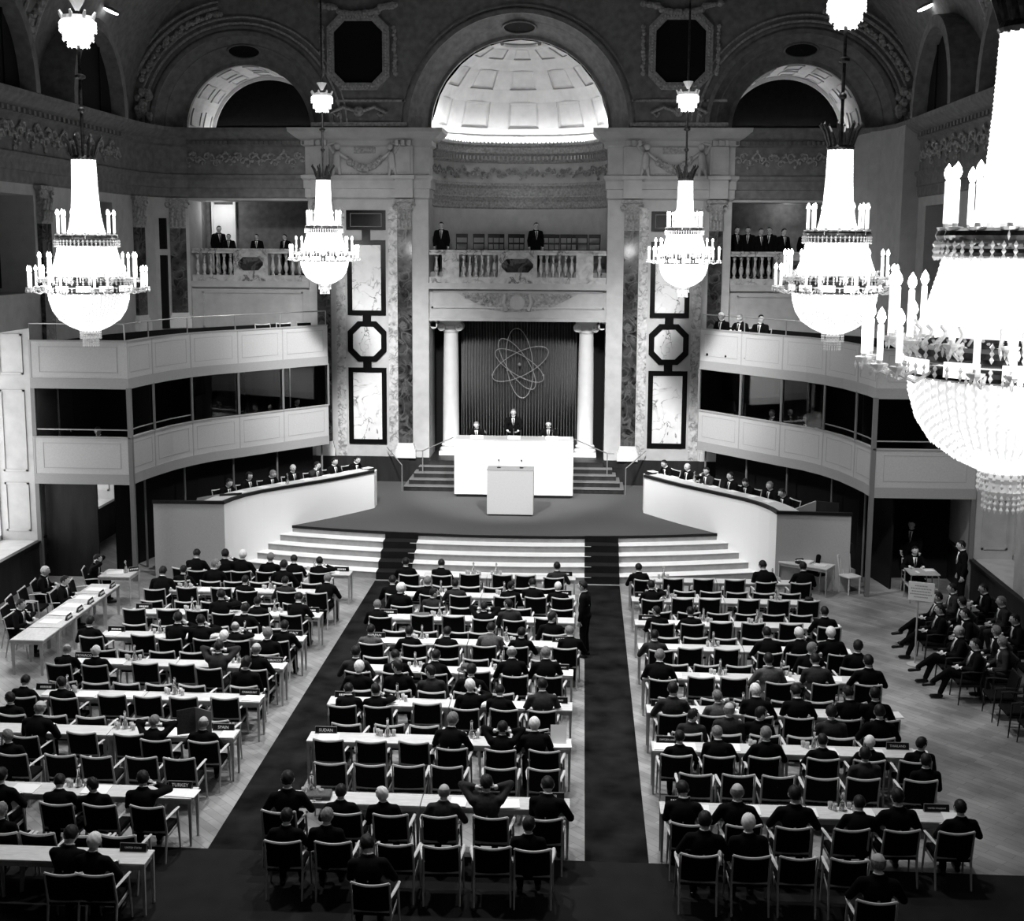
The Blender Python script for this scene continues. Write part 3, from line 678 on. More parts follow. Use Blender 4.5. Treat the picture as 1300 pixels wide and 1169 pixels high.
# ================================================================ STAGE
def arcY(x, k=0): return 33.32 + .95 * (x / 6.7) ** 2 - .4 * k
t = thing('stage_platform', 'grey carpeted stage with a broad curved flight of pale steps', 'stage', (0, 0, 0))
def arc_poly(k, hw, back): return [(x, arcY(x, k)) for x in [-hw + 2 * hw * i / 36 for i in range(37)]] + [(hw, back), (-hw, back)]
q = MB(); q.slab(arc_poly(0, 6.75, 40.98) , [], .02, .88, 'z'); q.slab([(-9.2, 36), (9.2, 36), (9.2, 40.98), (-9.2, 40.98)], [], .02, .87, 'z'); q.build('platform', 'riser', t)
q = MB(); q.slab([(x, y + .02 if i < 37 else y) for i, (x, y) in enumerate(arc_poly(0, 6.75, 40.98))], [], .88, .9, 'z'); q.slab([(-9.2, 36), (-6, 36), (-6, 40.98), (-9.2, 40.98)], [], .88, .895, 'z'); q.slab([(9.2, 36), (6, 36), (6, 40.98), (9.2, 40.98)], [], .88, .895, 'z'); q.build('carpet', 'stage_carpet', t)
q = MB(); q.ribbon([(x, y - .015) for x, y in arc_poly(0, 6.75, 0)[:37]], .83, .905, .06); q.build('nosing', 'edge_dark', t)
for k in range(1, 5):
    hw = 6.75 + .13 * k
    q = MB(); q.slab(arc_poly(k, hw, 34.6), [], .18 * (4 - k) * 1.0, .18 * (5 - k) - .012, 'z'); st = q.build('step', 'riser', t)
    q = MB(); q.slab([(x, y - (.02 if i < 37 else 0)) for i, (x, y) in enumerate(arc_poly(k, hw, 34.6))], [], .18 * (5 - k) - .012, .18 * (5 - k), 'z'); q.build('tread', 'tread', st)
for sx in (-1, 1):
    q = MB(); x0, x1 = sx * 2.3, sx * 3.22; xs = [min(x0, x1), max(x0, x1)]
    for k in range(0, 5):
        z = .18 * (5 - k); y = arcY(2.75, k)
        nxt = arcY(2.75, k - 1) if k else y + .28
        if k: q.box(*xs, y - .045, nxt - .0, z + .002, z + .016)
        q.box(*xs, y - .05, y - .028, z - .18 if k < 5 else 0, z + (.016 if k else .01))
    tag(q.build('stair_runner', 'carpet_plain'), 'dark carpet runner down the stage steps to the %s aisle' % ('left' if sx < 0 else 'right'), 'carpet', 'stair runners')
    q = MB(); q.box(*xs, 16.9, 31.66, 0.001, .014); tag(q.build('aisle_carpet', 'carpet'), 'long dark patterned carpet along the %s aisle' % ('left' if sx < 0 else 'right'), 'carpet', 'aisle carpets')
q = MB(); q.box(-12.0, 12.0, 9, 16.9, .001, .013); tag(q.build('rear_carpet', 'carpet_plain'), 'dark carpet crossing the hall behind the last table row', 'carpet')
# dark dado under the piers, landing and steps beside the great desk
q = MB()
for sx in (-1, 1): q.box(min(sx * 3.6, sx * 9.2), max(sx * 3.6, sx * 9.2), F - .1, F - .01, .9, 1.74); q.box(min(sx * 2.92, sx * 3.6), max(sx * 2.92, sx * 3.6), F - .06, F - .01, .9, 1.72)
struct(q, 'trim_31', 'dark_wood')
t = thing('dais', 'raised dais with side steps behind the white presidium desk', 'dais')
q = MB(); q.box(-2.9, 2.9, 40.6, 42.99, .9, 1.7); q.box(-1.9, 1.9, 39.4, 40.6, .9, 1.9); q.build('landing', 'dark_wood', t)
for sx in (-1, 1):
    for k in range(4):
        q = MB(); xs = sorted((sx * 1.91, sx * (3.55 - .12 * k))); q.box(*xs, 39.35 + .32 * k, 40.62, .9 + .16 * k, .9 + .16 * (k + 1) - .02); o = q.build('step', 'dark_wood', t)
        q = MB(); q.box(*xs, 39.32 + .32 * k, 40.62, .9 + .16 * (k + 1) - .02, .9 + .16 * (k + 1)); q.build('tread', 'post_metal', o)
for sx in (-1, 1):
    t = thing('handrail', 'thin metal handrail beside the steps %s of the great desk' % ('left' if sx < 0 else 'right'), 'handrail', (0, 0, 0), 0, 'handrails on the stage')
    q = MB(); q.tube([(sx * 1.95, 39.42, 2.66), (sx * 3.0, 40.0, 2.12), (sx * 3.25, 40.05, 2.1)], .018, 6); q.build('rail', 'rail_metal', t)
    for x, y, z in ((3.6, 39.3, .9), (3.02, 40.02, 1.2)):
        q = MB(); q.tube([(sx * x, y, z), (sx * x, y, 2.12 if x < 3.5 else 1.75)], .018, 6); q.build('post', 'rail_metal', t)
    q = MB(); q.tube([(sx * 3.6, 39.3, 1.75), (sx * 4.3, 40.7, 2.1)], .018, 6); q.build('rail', 'rail_metal', t)
# great white desk
t = thing('presidium_desk', 'high white floodlit desk across the middle of the stage', 'desk', (.05, 38.5, .9))
q = MB(); q.box(-1.87, 1.87, 0, .06, .09, 1.80, bev=.01); q.build('front_panel', 'desk_white', t)
for sx in (-1, 1): q = MB(); q.box(*sorted((sx * 1.81, sx * 1.87)), .06, .85, .09, 1.80); q.build('side_panel', 'desk_white', t)
q = MB(); q.box(-1.86, 1.86, -.0, .86, 1.80, 1.85, bev=.01); q.build('top', 'board', t)
q = MB(); q.box(-1.8, 1.8, .05, .8, 0, .09); q.build('plinth', 'edge_dark', t)
t = thing('lectern', 'grey box lectern standing before the white desk', 'lectern', (.1, 35.82, .9))
q = MB(); q.box(-.68, .68, 0, .05, .05, 1.36); q.build('front_panel', 'lectern_board', t)
for sx in (-1, 1): q = MB(); q.box(*sorted((sx * .64, sx * .68)), .05, .6, .05, 1.36); q.build('side_panel', 'lectern_board', t)
q = MB(); q.box(-.69, .69, -.01, .6, 1.36, 1.39); q.build('top', 'board_band', t)
q = MB(); q.box(-.64, .64, .03, .55, 0, .05); q.build('plinth', 'edge_dark', t)
def mike(x, y, z, label, h=.28, rz=0, grp='microphones'):
    t = thing('microphone', label, 'microphone', (x, y, z), rz, grp)
    a = MB(); a.lathe([(.001, 0), (.06, 0), (.06, .02), (.02, .03), (.001, .03)], 12); a.build('base', 'phone_black', t)
    a = MB(); a.tube([(0, 0, .02), (0, 0, h * .8), (0, .03, h)], .008, 6); a.build('stem', 'rail_metal', t)
    a = MB(); a.cap((0, .02, h - .01), (0, .09, h + .03), .022, .026, 8); a.build('head', 'bronze', t)
for x, d in ((-.25, 'left'), (.42, 'right')): mike(x, 36.1, 2.29, '%s small microphone on top of the grey lectern' % d, .22, pi)
for x, d in ((-1.2, 'left'), (.02, 'middle'), (1.25, 'right')): mike(x, 39.0, 2.75, '%s microphone on the white presidium desk' % d, .25, pi)
def paper(x, y, z, rz, w, d, label, grp='papers', h=.012):
    a = MB(); a.X = MX.Rotation(rz, 4, 'Z'); a.box(-w / 2, w / 2, -d / 2, d / 2, 0, h)
    o = a.build('paper', 'paper'); o.location = (x, y, z + .001); return tag(o, label, 'paper', grp)
for x, d in ((-1.18, 'left'), (.0, 'middle'), (1.2, 'right')):
    a = MB(); a.box(-.2, .2, -.02, .02, 0, .1); o = a.build('name_card', 'paper'); o.location = (x + .05, 38.72, 2.751); tag(o, 'white name card at the %s seat of the white desk' % d, 'card', 'cards on the white desk')
a = MB(); a.box(-.35, .35, -.14, .14, 0, .02); o = a.build('open_folder', 'paper'); o.location = (1.45, 39.0, 2.751); tag(o, 'white papers lying right of the right chairman on the white desk', 'papers')

# ================================================================ SECRETARIAT DESKS beside the stage
SD = [(7.22, 31.7), (7.12, 32.2), (6.92, 32.75), (6.6, 33.3), (6.2, 33.8), (5.65, 34.45), (5.1, 35.1), (4.55, 35.85), (4.05, 36.6)]
for sx in (-1, 1):
    s = 'left' if sx < 0 else 'right'
    t = thing('secretariat_desk', 'long curved pale desk along the %s side of the stage' % s, 'desk', (0, 0, 0), 0, 'curved desks beside the stage')
    P = [(sx * x, y) for x, y in SD]
    TH = .05 * (-1 if sx < 0 else 1)
    q = MB(); q.ribbon(P, [.0, .0, .0, .25, .55, .9, .9, .9, .9], 2.0, -TH); q.build('front_panel', 'desk_white', t)
    q = MB(); q.ribbon([(sx * 9.1, 31.64), P[0]], 0, 2.0, -TH); q.build('end_panel', 'board', t)
    q = MB(); q.ribbon([(sx * 9.12, 31.6)] + [(x - sx * .02, y - .03) for x, y in P], 1.99, 2.07, .1 * (1 if sx < 0 else -1)); q.build('edge', 'edge_dark', t)
    inner = offset(P, .62 if sx < 0 else -.62); base = offset(P, .1 if sx < 0 else -.1)
    q = MB(); q.slab(base + inner[::-1], [], 2.0, 2.04, 'z'); q.build('worktop', 'wood_light', t)
    far = offset(P, 2.1 if sx < 0 else -2.1)
    q = MB(); q.slab(base + far[::-1], [], .9, 1.15, 'z'); q.build('floor_riser', 'dark_wood', t)
    q = MB(); q.box(*sorted((P[-1][0], P[-1][0] + sx * .05)), P[-1][1], P[-1][1] + .5, .9, 2.0); q.build('inner_end', 'desk_white', t)
    t = thing('screen', 'small pale folding screen behind the outer end of the %s curved desk' % s, 'screen', (sx * 8.0, 32.7, 1.35), sx * .5, 'folding screens')
    q = MB(); q.slab([(-.5, 0), (.5, 0), (.5, .75), (-.35, .55)], [], 0, .04); q.build('leaf', 'board', t)
    q = MB(); q.X = MX.Translation((.5 * 1, 0, 0)) @ MX.Rotation(-.9 * sx, 4, 'Z'); q.slab([(0, 0), (.6, 0), (.6, .75), (0, .75)], [], 0, .04); q.build('leaf', 'dark_wood', t)

# ================================================================ INTERPRETERS' BALCONIES
BP = [(12.04, 31.15), (9.47, 31.15), (9.42, 31.8), (9.3, 32.5), (9.1, 33.4), (8.8, 34.2), (8.4, 34.95), (7.85, 35.6), (6.85, 36.9), (5.76, 38.3)]
for sx in (-1, 1):
    s = 'left' if sx < 0 else 'right'; P = [(sx * x, y) for x, y in BP]; L = 1 if sx > 0 else -1   # L: sign for 'behind'
    off = lambda d, Q=P: offset(Q, -d * L)
    t = thing('interpreter_balcony', 'two storey balcony of pale panels and glazed booths on the %s side' % s, 'balcony', (0, 0, 0), 0, 'balconies flanking the stage')
    for z0, z1, nm in ((2.57, 3.78, 'lower'), (5.07, 6.28, 'upper')):
        q = MB(); q.ribbon(P, z0 + .26, z1, .06 * -L); o = q.build('parapet', 'board', t)
        q = MB(); q.ribbon(off(-.012), z0, z0 + .27, .08 * -L); q.build('lower_band', 'board_band', o)
        q = MB(); q.ribbon(off(-.02), z1, z1 + .04, .1 * -L); q.build('cap', 'board_band', o)
        # panel outlines and joints
        q = MB()
        segs = [(P[0], P[1], .25), (P[1], P[3], .2), (P[3], P[5], .2), (P[5], P[7], .2), (P[7], P[8], .2), (P[8], P[9], .2)]
        idx = [(0, 1), (1, 3), (3, 5), (5, 7), (7, 8), (8, 9)]
        for a_, b_ in idx:
            seg = P[a_:b_ + 1]
            def pt(u):
                k = u * (len(seg) - 1); i = min(int(k), len(seg) - 2); f = k - i
                return (seg[i][0] * (1 - f) + seg[i + 1][0] * f, seg[i][1] * (1 - f) + seg[i + 1][1] * f)
            mid = offset([pt(u) for u in (.1, .3, .5, .7, .9)], .006 * L)
            for w0, w1 in ((z0 + .42, z0 + .435), (z1 - .14, z1 - .125)): q.ribbon(mid, w0, w1, .012 * -L)
            for e in (0, -2):
                q.ribbon([mid[e], (mid[e][0] + (mid[e + 1][0] - mid[e][0]) * .03, mid[e][1] + (mid[e + 1][1] - mid[e][1]) * .03)] if e == 0 else [(mid[-1][0] + (mid[-2][0] - mid[-1][0]) * .03, mid[-1][1] + (mid[-2][1] - mid[-1][1]) * .03), mid[-1]], z0 + .42, z1 - .125, .012 * -L)
            e = offset([pt(0), pt(.02)], .008 * L); q.ribbon(e, z0 + .26, z1, .012 * -L)
        q.build('panel_lines', 'board_line', o)
    # floors and dark rear wall
    back = off(2.0)
    for z0, z1 in ((2.6, 2.72), (5.1, 5.22)):
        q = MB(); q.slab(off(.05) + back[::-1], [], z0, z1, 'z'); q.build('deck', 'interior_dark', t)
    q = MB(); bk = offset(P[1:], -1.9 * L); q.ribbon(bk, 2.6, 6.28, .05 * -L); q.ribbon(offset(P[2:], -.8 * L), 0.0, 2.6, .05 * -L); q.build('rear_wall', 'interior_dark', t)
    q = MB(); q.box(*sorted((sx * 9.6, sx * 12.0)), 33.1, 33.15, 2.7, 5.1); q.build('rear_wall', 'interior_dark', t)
    if sx < 0: q = MB(); q.box(-11.95, -10.55, 31.5, 31.56, 0, 2.6); q.build('partition', 'dark_wood', t)
    else: q = MB(); q.box(9.6, 12.0, 33.1, 33.15, 0, 2.6); q.build('partition', 'interior_dark', t)
    # posts
    for x, y, z0, z1 in [(9.47, 31.15, 0, 5.1), (12.0, 31.18, 0, 5.1)]:
        q = MB(); q.box(sx * x - .055, sx * x + .055, y - .02, y + .1, z0, z1); q.build('post', 'post_metal', t)
    for i in (3, 5, 7, 8, 9):
        x, y = P[i]; q = MB(); q.tube([(x, y + .04, 3.8), (x, y + .04, 5.1)], .035, 6); q.build('mullion', 'post_metal', t)
        x, y = offset(P, -.35 * L)[i]; q = MB(); q.tube([(x, y, .9 if i > 3 else 0), (x, y, 2.6)], .03, 6); q.build('post', 'post_metal', t)
    for a_, b_ in ((5, 7), (7, 8), (8, 9)):                                   # glazed booths
        seg = offset(P[a_:b_ + 1], -.06 * L); q = MB(); q.ribbon(seg, 3.84, 5.06, .006 * -L); q.build('booth_pane', 'pane', t)
        p0, p1 = off(.1)[b_], off(1.8)[b_]; q = MB(); q.ribbon([p0, p1], 2.72, 5.1, .04); q.build('booth_partition', 'dark_wood', t)
    q = MB(); q.tube([(x, y, 4.0) for x, y in offset(P[:6], -.05 * L)], .018, 6); q.build('booth_rail', 'rail_metal', t)
    # rail on top
    tt = thing('balcony_rail', 'thin metal rail along the top edge of the %s balcony' % s, 'railing', (0, 0, 0), 0, 'rails on the balconies')
    rp = off(.08); q = MB(); q.tube([(x, y, 6.74) for x, y in rp], .02, 6); q.build('rail', 'rail_metal', tt)
    for i in (0, 1, 3, 5, 7, 8, 9):
        x, y = rp[i]; q = MB(); q.tube([(x, y, 6.3), (x, y, 6.74)], .018, 6); q.build('post', 'rail_metal', tt)
SEATS = """L1P:-7.63,-7.18 dk -7.33 1.29,-6.53 dk -6.60 1.22,-6.10 wk -6.15 1.23,-5.47 gk -5.44 1.11,-4.81 dk -4.85 1.04,-4.17 dk -4.24 1.03
L1S:-7.31 dk -7.30 0.93,-6.57 gk -6.52 1.24,-6.00,-5.39,-4.85 dk -4.90 1.21,-4.15
L2P:-7.65 dk -7.55 1.18,-6.96,-6.15,-5.48 dk -5.65 0.93,-4.54 dc -4.62 0.97,-3.86 gk -3.71 1.05
L2S:-7.39,-6.62,-6.03,-5.48,-4.75,-4.18
L3P:-7.56,-6.81,-6.17,-5.52 dk -5.63 1.14,-4.76 dk -4.83 1.03,-4.05 dk -3.99 1.09
L3S:-7.16,-6.54,-5.96,-5.39,-4.77 dk -4.90 1.13,-4.17
L4P:-7.73 dk -7.86 1.05,-6.73,-6.10 dk -6.06 1.16,-5.38 dk -5.52 1.11,-4.71 bk -4.83 0.99,-3.91 dk -3.82 1.06
L4S:-7.17,-6.62,-5.99,-5.39,-4.74 wk -4.79 1.09,-3.91 gk -3.93 1.16
L5P:-7.69 bk -7.65 0.98,-6.99 wk -7.02 0.99,-6.08,-5.37,-4.79 dcA -4.67 1.12,-3.92 bk -3.98 1.12
L5S:-7.21,-6.60,-6.04,-5.43,-4.82,-3.87 dk -3.89 1.19
L6P:-7.61 dk -7.79 0.97,-6.86 dk -7.06 0.91,-6.07,-5.43,-4.78,-4.05
L6S:-7.42 dk -7.65 0.96,-6.72,-6.05,-5.30,-4.63,-3.92
L7P:-6.80 bk -6.76 1.17,-5.93,-5.13,-4.62 gkA -4.76 0.94,-3.84 bk -3.90 1.02
L7S:-6.67 gk -6.85 0.99,-5.90,-5.32,-4.61,-4.01
L8P:-6.24 dk -6.18 1.09,-5.25 dk -5.29 0.98,-4.62 dk -4.82 1.00,-3.93 dk -4.09 1.08
L8S:-5.64 gk -5.72 0.86,-5.13,-4.50,-4.02
L9P:-4.32 dk -4.42 1.21,-3.93 wk -4.06 1.11
M1P:-1.96 dk -2.04 1.06,-1.17 dk -1.24 1.01,-0.50,0.29,0.86,1.55 dc 1.65 1.03
M1S:-1.68,-1.03,-0.40,0.17,0.78,1.37
M2P:-2.01 dk -2.13 1.03,-1.23 gk -1.30 1.07,-0.54 dc -0.66 1.02,0.47 dk 0.64 1.00,1.18 dk 0.98 1.04,1.79 wk 1.67 1.00
M2S:-1.75 wk -1.84 1.16,-1.03 dc -1.10 1.07,-0.44,0.36,0.87,1.79
M3P:-2.09 gk -2.26 0.91,-1.22,-0.54,0.14 dkA 0.09 0.95,0.80 dc 0.63 1.10,1.46
M3S:-1.64,-1.00,-0.31,0.13,0.88,1.67 dk 1.61 1.11
M4P:-1.99 dl -2.05 1.02,-1.11 dk -1.26 0.99,-0.46 dk -0.54 0.94,0.28 dl 0.36 1.06,0.92 dk 1.01 1.03,1.89 gk 2.02 1.04
M4S:-1.76,-1.02,-0.39,0.19,0.75,1.50
M5P:-1.96 dc -2.01 1.11,-1.25 dk -1.24 1.02,-0.52 dk -0.58 1.03,0.27,0.99 bk 0.96 1.13,1.63 gk 1.59 1.18
M5S:-1.77 wk -1.84 1.14,-1.07 dk -1.08 1.20,-0.45 dc -0.48 1.11,0.19 dk 0.21 1.13,0.78,1.52
M6P:-1.92 dk -1.84 0.98,-1.29 dk -1.34 0.88,-0.46,0.22 wk 0.31 1.11,0.90 dk 0.78 1.01,1.56 dc 1.59 1.13
M6S:-1.69,-0.96,-0.38,0.80,1.45
M7P:-1.85,-1.15,-0.46,0.18 gk 0.08 1.17,0.95 dkA 0.95 1.05,1.65 wk 1.53 1.08
M7S:-1.64,-1.02,-0.42,0.17,1.00,1.66
M8P:-2.03 dk -1.93 1.20,-1.10 dk -1.17 0.93,-0.44 wk -0.69 0.96,0.25 bc 0.28 1.05,0.97 dcA 0.92 1.22,1.73 dk 1.71 1.26
M8S:-1.76 dk -1.76 1.04,-1.08 gk -1.21 1.07,-0.25,0.38,1.06,1.60 dk 1.53 1.05
M9P:-0.40 dk -0.44 1.21
R1P:3.73 dk 3.63 1.00,4.43,5.16,5.91,6.62 dk 6.60 1.12,7.44 dk 7.65 1.10
R1S:3.95,4.61,5.22,5.82,6.43,7.03
R2P:3.83 dk 3.84 1.07,4.52,5.14,6.02,6.69,7.36
R2S:3.94,4.57,5.21,5.82,6.40,6.99
R3P:3.95 dk 3.78 1.02,4.58 dk 4.57 0.95,5.21,5.88,6.68,7.45 dk 7.39 1.07
R3S:3.98,4.56,5.15,5.75,6.36,7.02
R4P:3.81 dc 3.64 1.04,4.40,5.12,5.95 dk 5.99 1.09,6.50 wk 6.57 1.13,7.32 wk 7.19 1.18
R4S:4.02,4.63,5.24,5.94,6.60 gk 6.61 1.12,7.39 dk 7.50 1.19
R5P:3.73 gk 3.65 1.22,4.46,5.06,5.86 dl 5.73 1.16,6.71 dc 6.58 1.25,7.48 dk 7.52 1.30
R5S:3.84,4.59,5.17,5.82,6.41,7.00
R6P:3.80 dc 3.79 1.16,4.49 gl 4.63 1.04,5.25 wk 5.22 1.21,5.93 dk 5.96 1.21,6.73 dk 6.86 1.22,7.38 dk 7.26 1.20
R6S:3.97 dc 4.06 1.04,4.61 bc 4.66 1.14,5.24 dk 5.14 1.10,5.85,6.44 dc 6.35 1.15,7.10 dk 7.13 1.15
R7P:3.73 dk 3.80 0.95,4.40 gk 4.39 1.04,5.11 gk 5.17 1.09,6.02 dk 6.04 0.99,6.73 wk 6.77 1.00,7.44 dk 7.64 1.02
R7S:3.97,4.62,5.22,5.87,6.49 dc 6.57 1.10,7.34 dk 7.48 1.03
R8P:3.73 dk 3.65 1.18,4.49 bk 4.39 1.21,5.17 dk 5.20 1.22,5.96 dk 6.14 1.01,6.65 dk 6.66 1.20,7.38 dk 7.52 1.05
R8S:3.79 dk 3.85 1.16,4.48 wk 4.47 1.16,5.09,5.75
R9P:5.86 bk 5.90 1.39"""
YP = [29.27, 27.56, 25.79, 24.0, 22.32, 20.6, 18.89, 16.52, 14.6]
YS = [28.21, 26.5, 24.74, 23.07, 21.26, 19.65, 18.05, 15.5]
YT = [29.66, 27.95, 26.15, 24.5, 22.8, 21.05, 19.4, 17.15, 15.2]
# ================================================================ TABLES, CHAIRS AND WHAT LIES ON THE TABLES
BL = {'L': ('left block', -7.75, -3.46), 'M': ('middle block', -2.27, 2.08), 'R': ('right block', 3.37, 7.62)}
def make_table(w, d=.40, h=.75):
    t = thing('conference_table', 'table', 'table')
    a = MB(); a.box(-w / 2, w / 2, -d / 2, d / 2, h - .03, h, bev=.004); a.build('table_top', 'wood_light', t)
    a = MB()
    for y0, y1 in ((-d / 2 + .02, -d / 2 + .04), (d / 2 - .04, d / 2 - .02)): a.box(-w / 2 + .03, w / 2 - .03, y0, y1, h - .10, h - .03)
    for x in (-w / 2 + .02, w / 2 - .04): a.box(x, x + .02, -d / 2 + .04, d / 2 - .04, h - .10, h - .03)
    a.build('apron', 'wood_frame', t)
    for sx in (-1, 1):
        for sy in (-1, 1):
            x, y = sx * (w / 2 - .03), sy * (d / 2 - .03)
            a = MB(); k = .024; a.add([(x - .016, y - .016, 0), (x + .016, y - .016, 0), (x + .016, y + .016, 0), (x - .016, y + .016, 0), (x - k, y - k, h - .03), (x + k, y - k, h - .03), (x + k, y + k, h - .03), (x - k, y + k, h - .03)],
                [(3, 2, 1, 0), (4, 5, 6, 7), (0, 1, 5, 4), (1, 2, 6, 5), (2, 3, 7, 6), (3, 0, 4, 7)]); a.build('leg', 'wood_frame', t)
    return t
TW = {b: (BL[b][2] - BL[b][1]) / 2 - .012 for b in BL}
protoT = {}
for b in 'LMR':
    nm, x0, x1 = BL[b]
    for r in range(9):
        if r == 8 and b != 'L': continue
        for hf in (0, 1):
            c = x0 + (x1 - x0) * (.25 + .5 * hf)
            lab = 'pale wood table, %s half of the %s row from the stage, %s' % ('left' if hf == 0 else 'right', ORD[r], nm)
            if b not in protoT: protoT[b] = make_table(TW[b]); o = protoT[b]; o.location = (c, YT[r], 0); o['label'] = lab; o['group'] = 'delegates\' tables'
            else: o = dup(protoT[b], (c, YT[r], 0), 0, lab)
def make_chair():
    t = thing('conference_chair', 'chair', 'armchair')
    a = MB(); a.box(-.25, .25, .07, .53, .39, .465, bev=.02); a.build('seat', 'upholstery', t)
    a = MB(); n = 8; vs = []; fs = []
    for i in range(n + 1):
        x = -.228 + .456 * i / n; c = .028 * (1 - (x / .228) ** 2)
        for z, dy in ((.475, .075), (.85, -.005)): vs += [(x, dy - c, z), (x, dy - c + .035, z)]
    for i in range(n):
        o = i * 4; fs += [(o, o + 4, o + 6, o + 2), (o + 1, o + 3, o + 7, o + 5), (o + 2, o + 6, o + 7, o + 3), (o, o + 1, o + 5, o + 4)]
    fs += [(0, 2, 3, 1), (n * 4, n * 4 + 1, n * 4 + 3, n * 4 + 2)]
    a.add(vs, fs); a.build('backrest', 'upholstery', t)
    a = MB(); P = []
    for i in range(13):
        x = -.245 + .49 * i / 12; k = (x / .245) ** 2; P.append((x, -.005 - .028 * (1 - k), .852 + .028 * k))
    a.tube(P, .0155, 6, flat=1.2); a.build('top_rail', 'wood_light', t)
    a = MB(); a.box(-.24, .24, .07, .09, .43, .475); a.box(-.26, -.24, .1, .5, .36, .40); a.box(.24, .26, .1, .5, .36, .40); a.build('seat_rail', 'wood_frame', t)
    for s in (-1, 1):
        a = MB(); a.tube([(s * .245, .0, 0), (s * .245, .085, .42), (s * .245, .075, .5), (s * .245, -.004, .878)], [.013, .019, .018, .012], 6); a.build('leg', 'wood_frame', t)
        a = MB(); a.tube([(s * .285, .5, 0), (s * .275, .47, .42), (s * .27, .45, .64)], [.012, .019, .016], 6); a.build('leg', 'wood_frame', t)
        a = MB(); a.tube([(s * .245, .04, .655), (s * .262, .15, .665), (s * .285, .32, .675), (s * .288, .47, .66)], [.014, .022, .026, .02], 6, flat=.55); a.build('armrest', 'wood_light', t)
    return t
def who(code):
    return {'d': 'dark-haired', 'g': 'grey-haired', 'w': 'white-haired', 'b': 'balding'}[code[0]]
def suit(code): return {'k': 'black suit', 'c': 'charcoal suit', 'l': 'light grey suit'}[code[1]]
def seat_place(b, r, k, i, n):
    return '%s %sseat from left, %s table from stage, %s' % (ORD[i], 'rear ' if k else '', ORD[r], BL[b][0])
PEOPLE = []; first = None; rj = random.Random(21)
for line in SEATS.split('\n'):
    hd, rest = line.split(':'); b, r, k = hd[0], int(hd[1]) - 1, 0 if hd[2] == 'P' else 1
    Y = (YS if k else YP)[r]; ent = rest.split(',')
    for i, e in enumerate(ent):
        p = e.split(); x = float(p[0]); occ = len(p) > 1
        pl = seat_place(b, r, k, i, len(ent))
        lab = ('dark armchair under a delegate, ' if occ else 'empty dark armchair, ') + pl
        if r == 8: lab = '%s dark armchair behind the last table row, %s' % (ORD[i] , BL[b][0])
        rz = RAD(rj.uniform(-4, 4)); y = Y + rj.uniform(-.0, .03) + (.01 if k else (-.13 if occ else .07))
        if first is None: first = make_chair(); o = first; o.location = (x, y, 0); o.rotation_euler = (0, 0, rz); o['label'] = lab; o['group'] = 'delegates\' armchairs'
        else: o = dup(first, (x, y, 0), rz, lab)
        if occ: PEOPLE.append((b, r, k, i, x, y, p[1], float(p[2]), float(p[3]), pl))
# ---- name plates
def text(parent, s, size, loc, rot, m='plate_text', name='lettering'):
    c = bpy.data.curves.new(name, 'FONT'); c.body = s; c.size = size; c.align_x = 'CENTER'; c.align_y = 'CENTER'; c.extrude = .001
    c.resolution_u = 2; q_ = bpy.data.objects.new(name, c); COL.objects.link(q_); me = bpy.data.meshes.new_from_object(q_.evaluated_get(bpy.context.evaluated_depsgraph_get()))
    bpy.data.objects.remove(q_); bpy.data.curves.remove(c); me.materials.clear(); me.materials.append(MATS[m])
    o = bpy.data.objects.new(name, me); COL.objects.link(o); o.parent = parent; o.location = loc; o.rotation_euler = rot
    return o
def plate(x, y, z, txt, lab, rz=0, w=.36):
    t = thing('name_plate', lab, 'name plate', (x, y, z), rz, 'country name plates')
    a = MB(); a.add([(-w / 2, -.035, 0), (w / 2, -.035, 0), (w / 2, .035, 0), (-w / 2, .035, 0), (-w / 2, .0, .115), (w / 2, .0, .115)], [(3, 2, 1, 0), (0, 1, 5, 4), (2, 3, 4, 5), (1, 2, 5), (3, 0, 4)]); a.build('holder', 'plate_black', t)
    a = MB(); a.tube([(-w / 2, -.036, .003), (w / 2, -.036, .003), (w / 2, -.002, .115), (-w / 2, -.002, .115)], .005, 4, closed=True); a.build('rim', 'wood_frame', t)
    tilt = RAD(90) - atan2(.035, .115)
    if txt: text(t, txt, min(.07, 1.15 * w / max(4, len(txt))), (0, -.022, .058), (tilt, 0, 0))
    else:
        a = MB(); a.X = MX.Translation((0, -.022, .058)) @ MX.Rotation(tilt, 4, 'X')
        for k in range(7): a.box(-.1 + k * .03, -.08 + k * .03, -.018, .018, 0, .002)
        a.build('lettering', 'plate_text', t)
    return t
ZT = .751
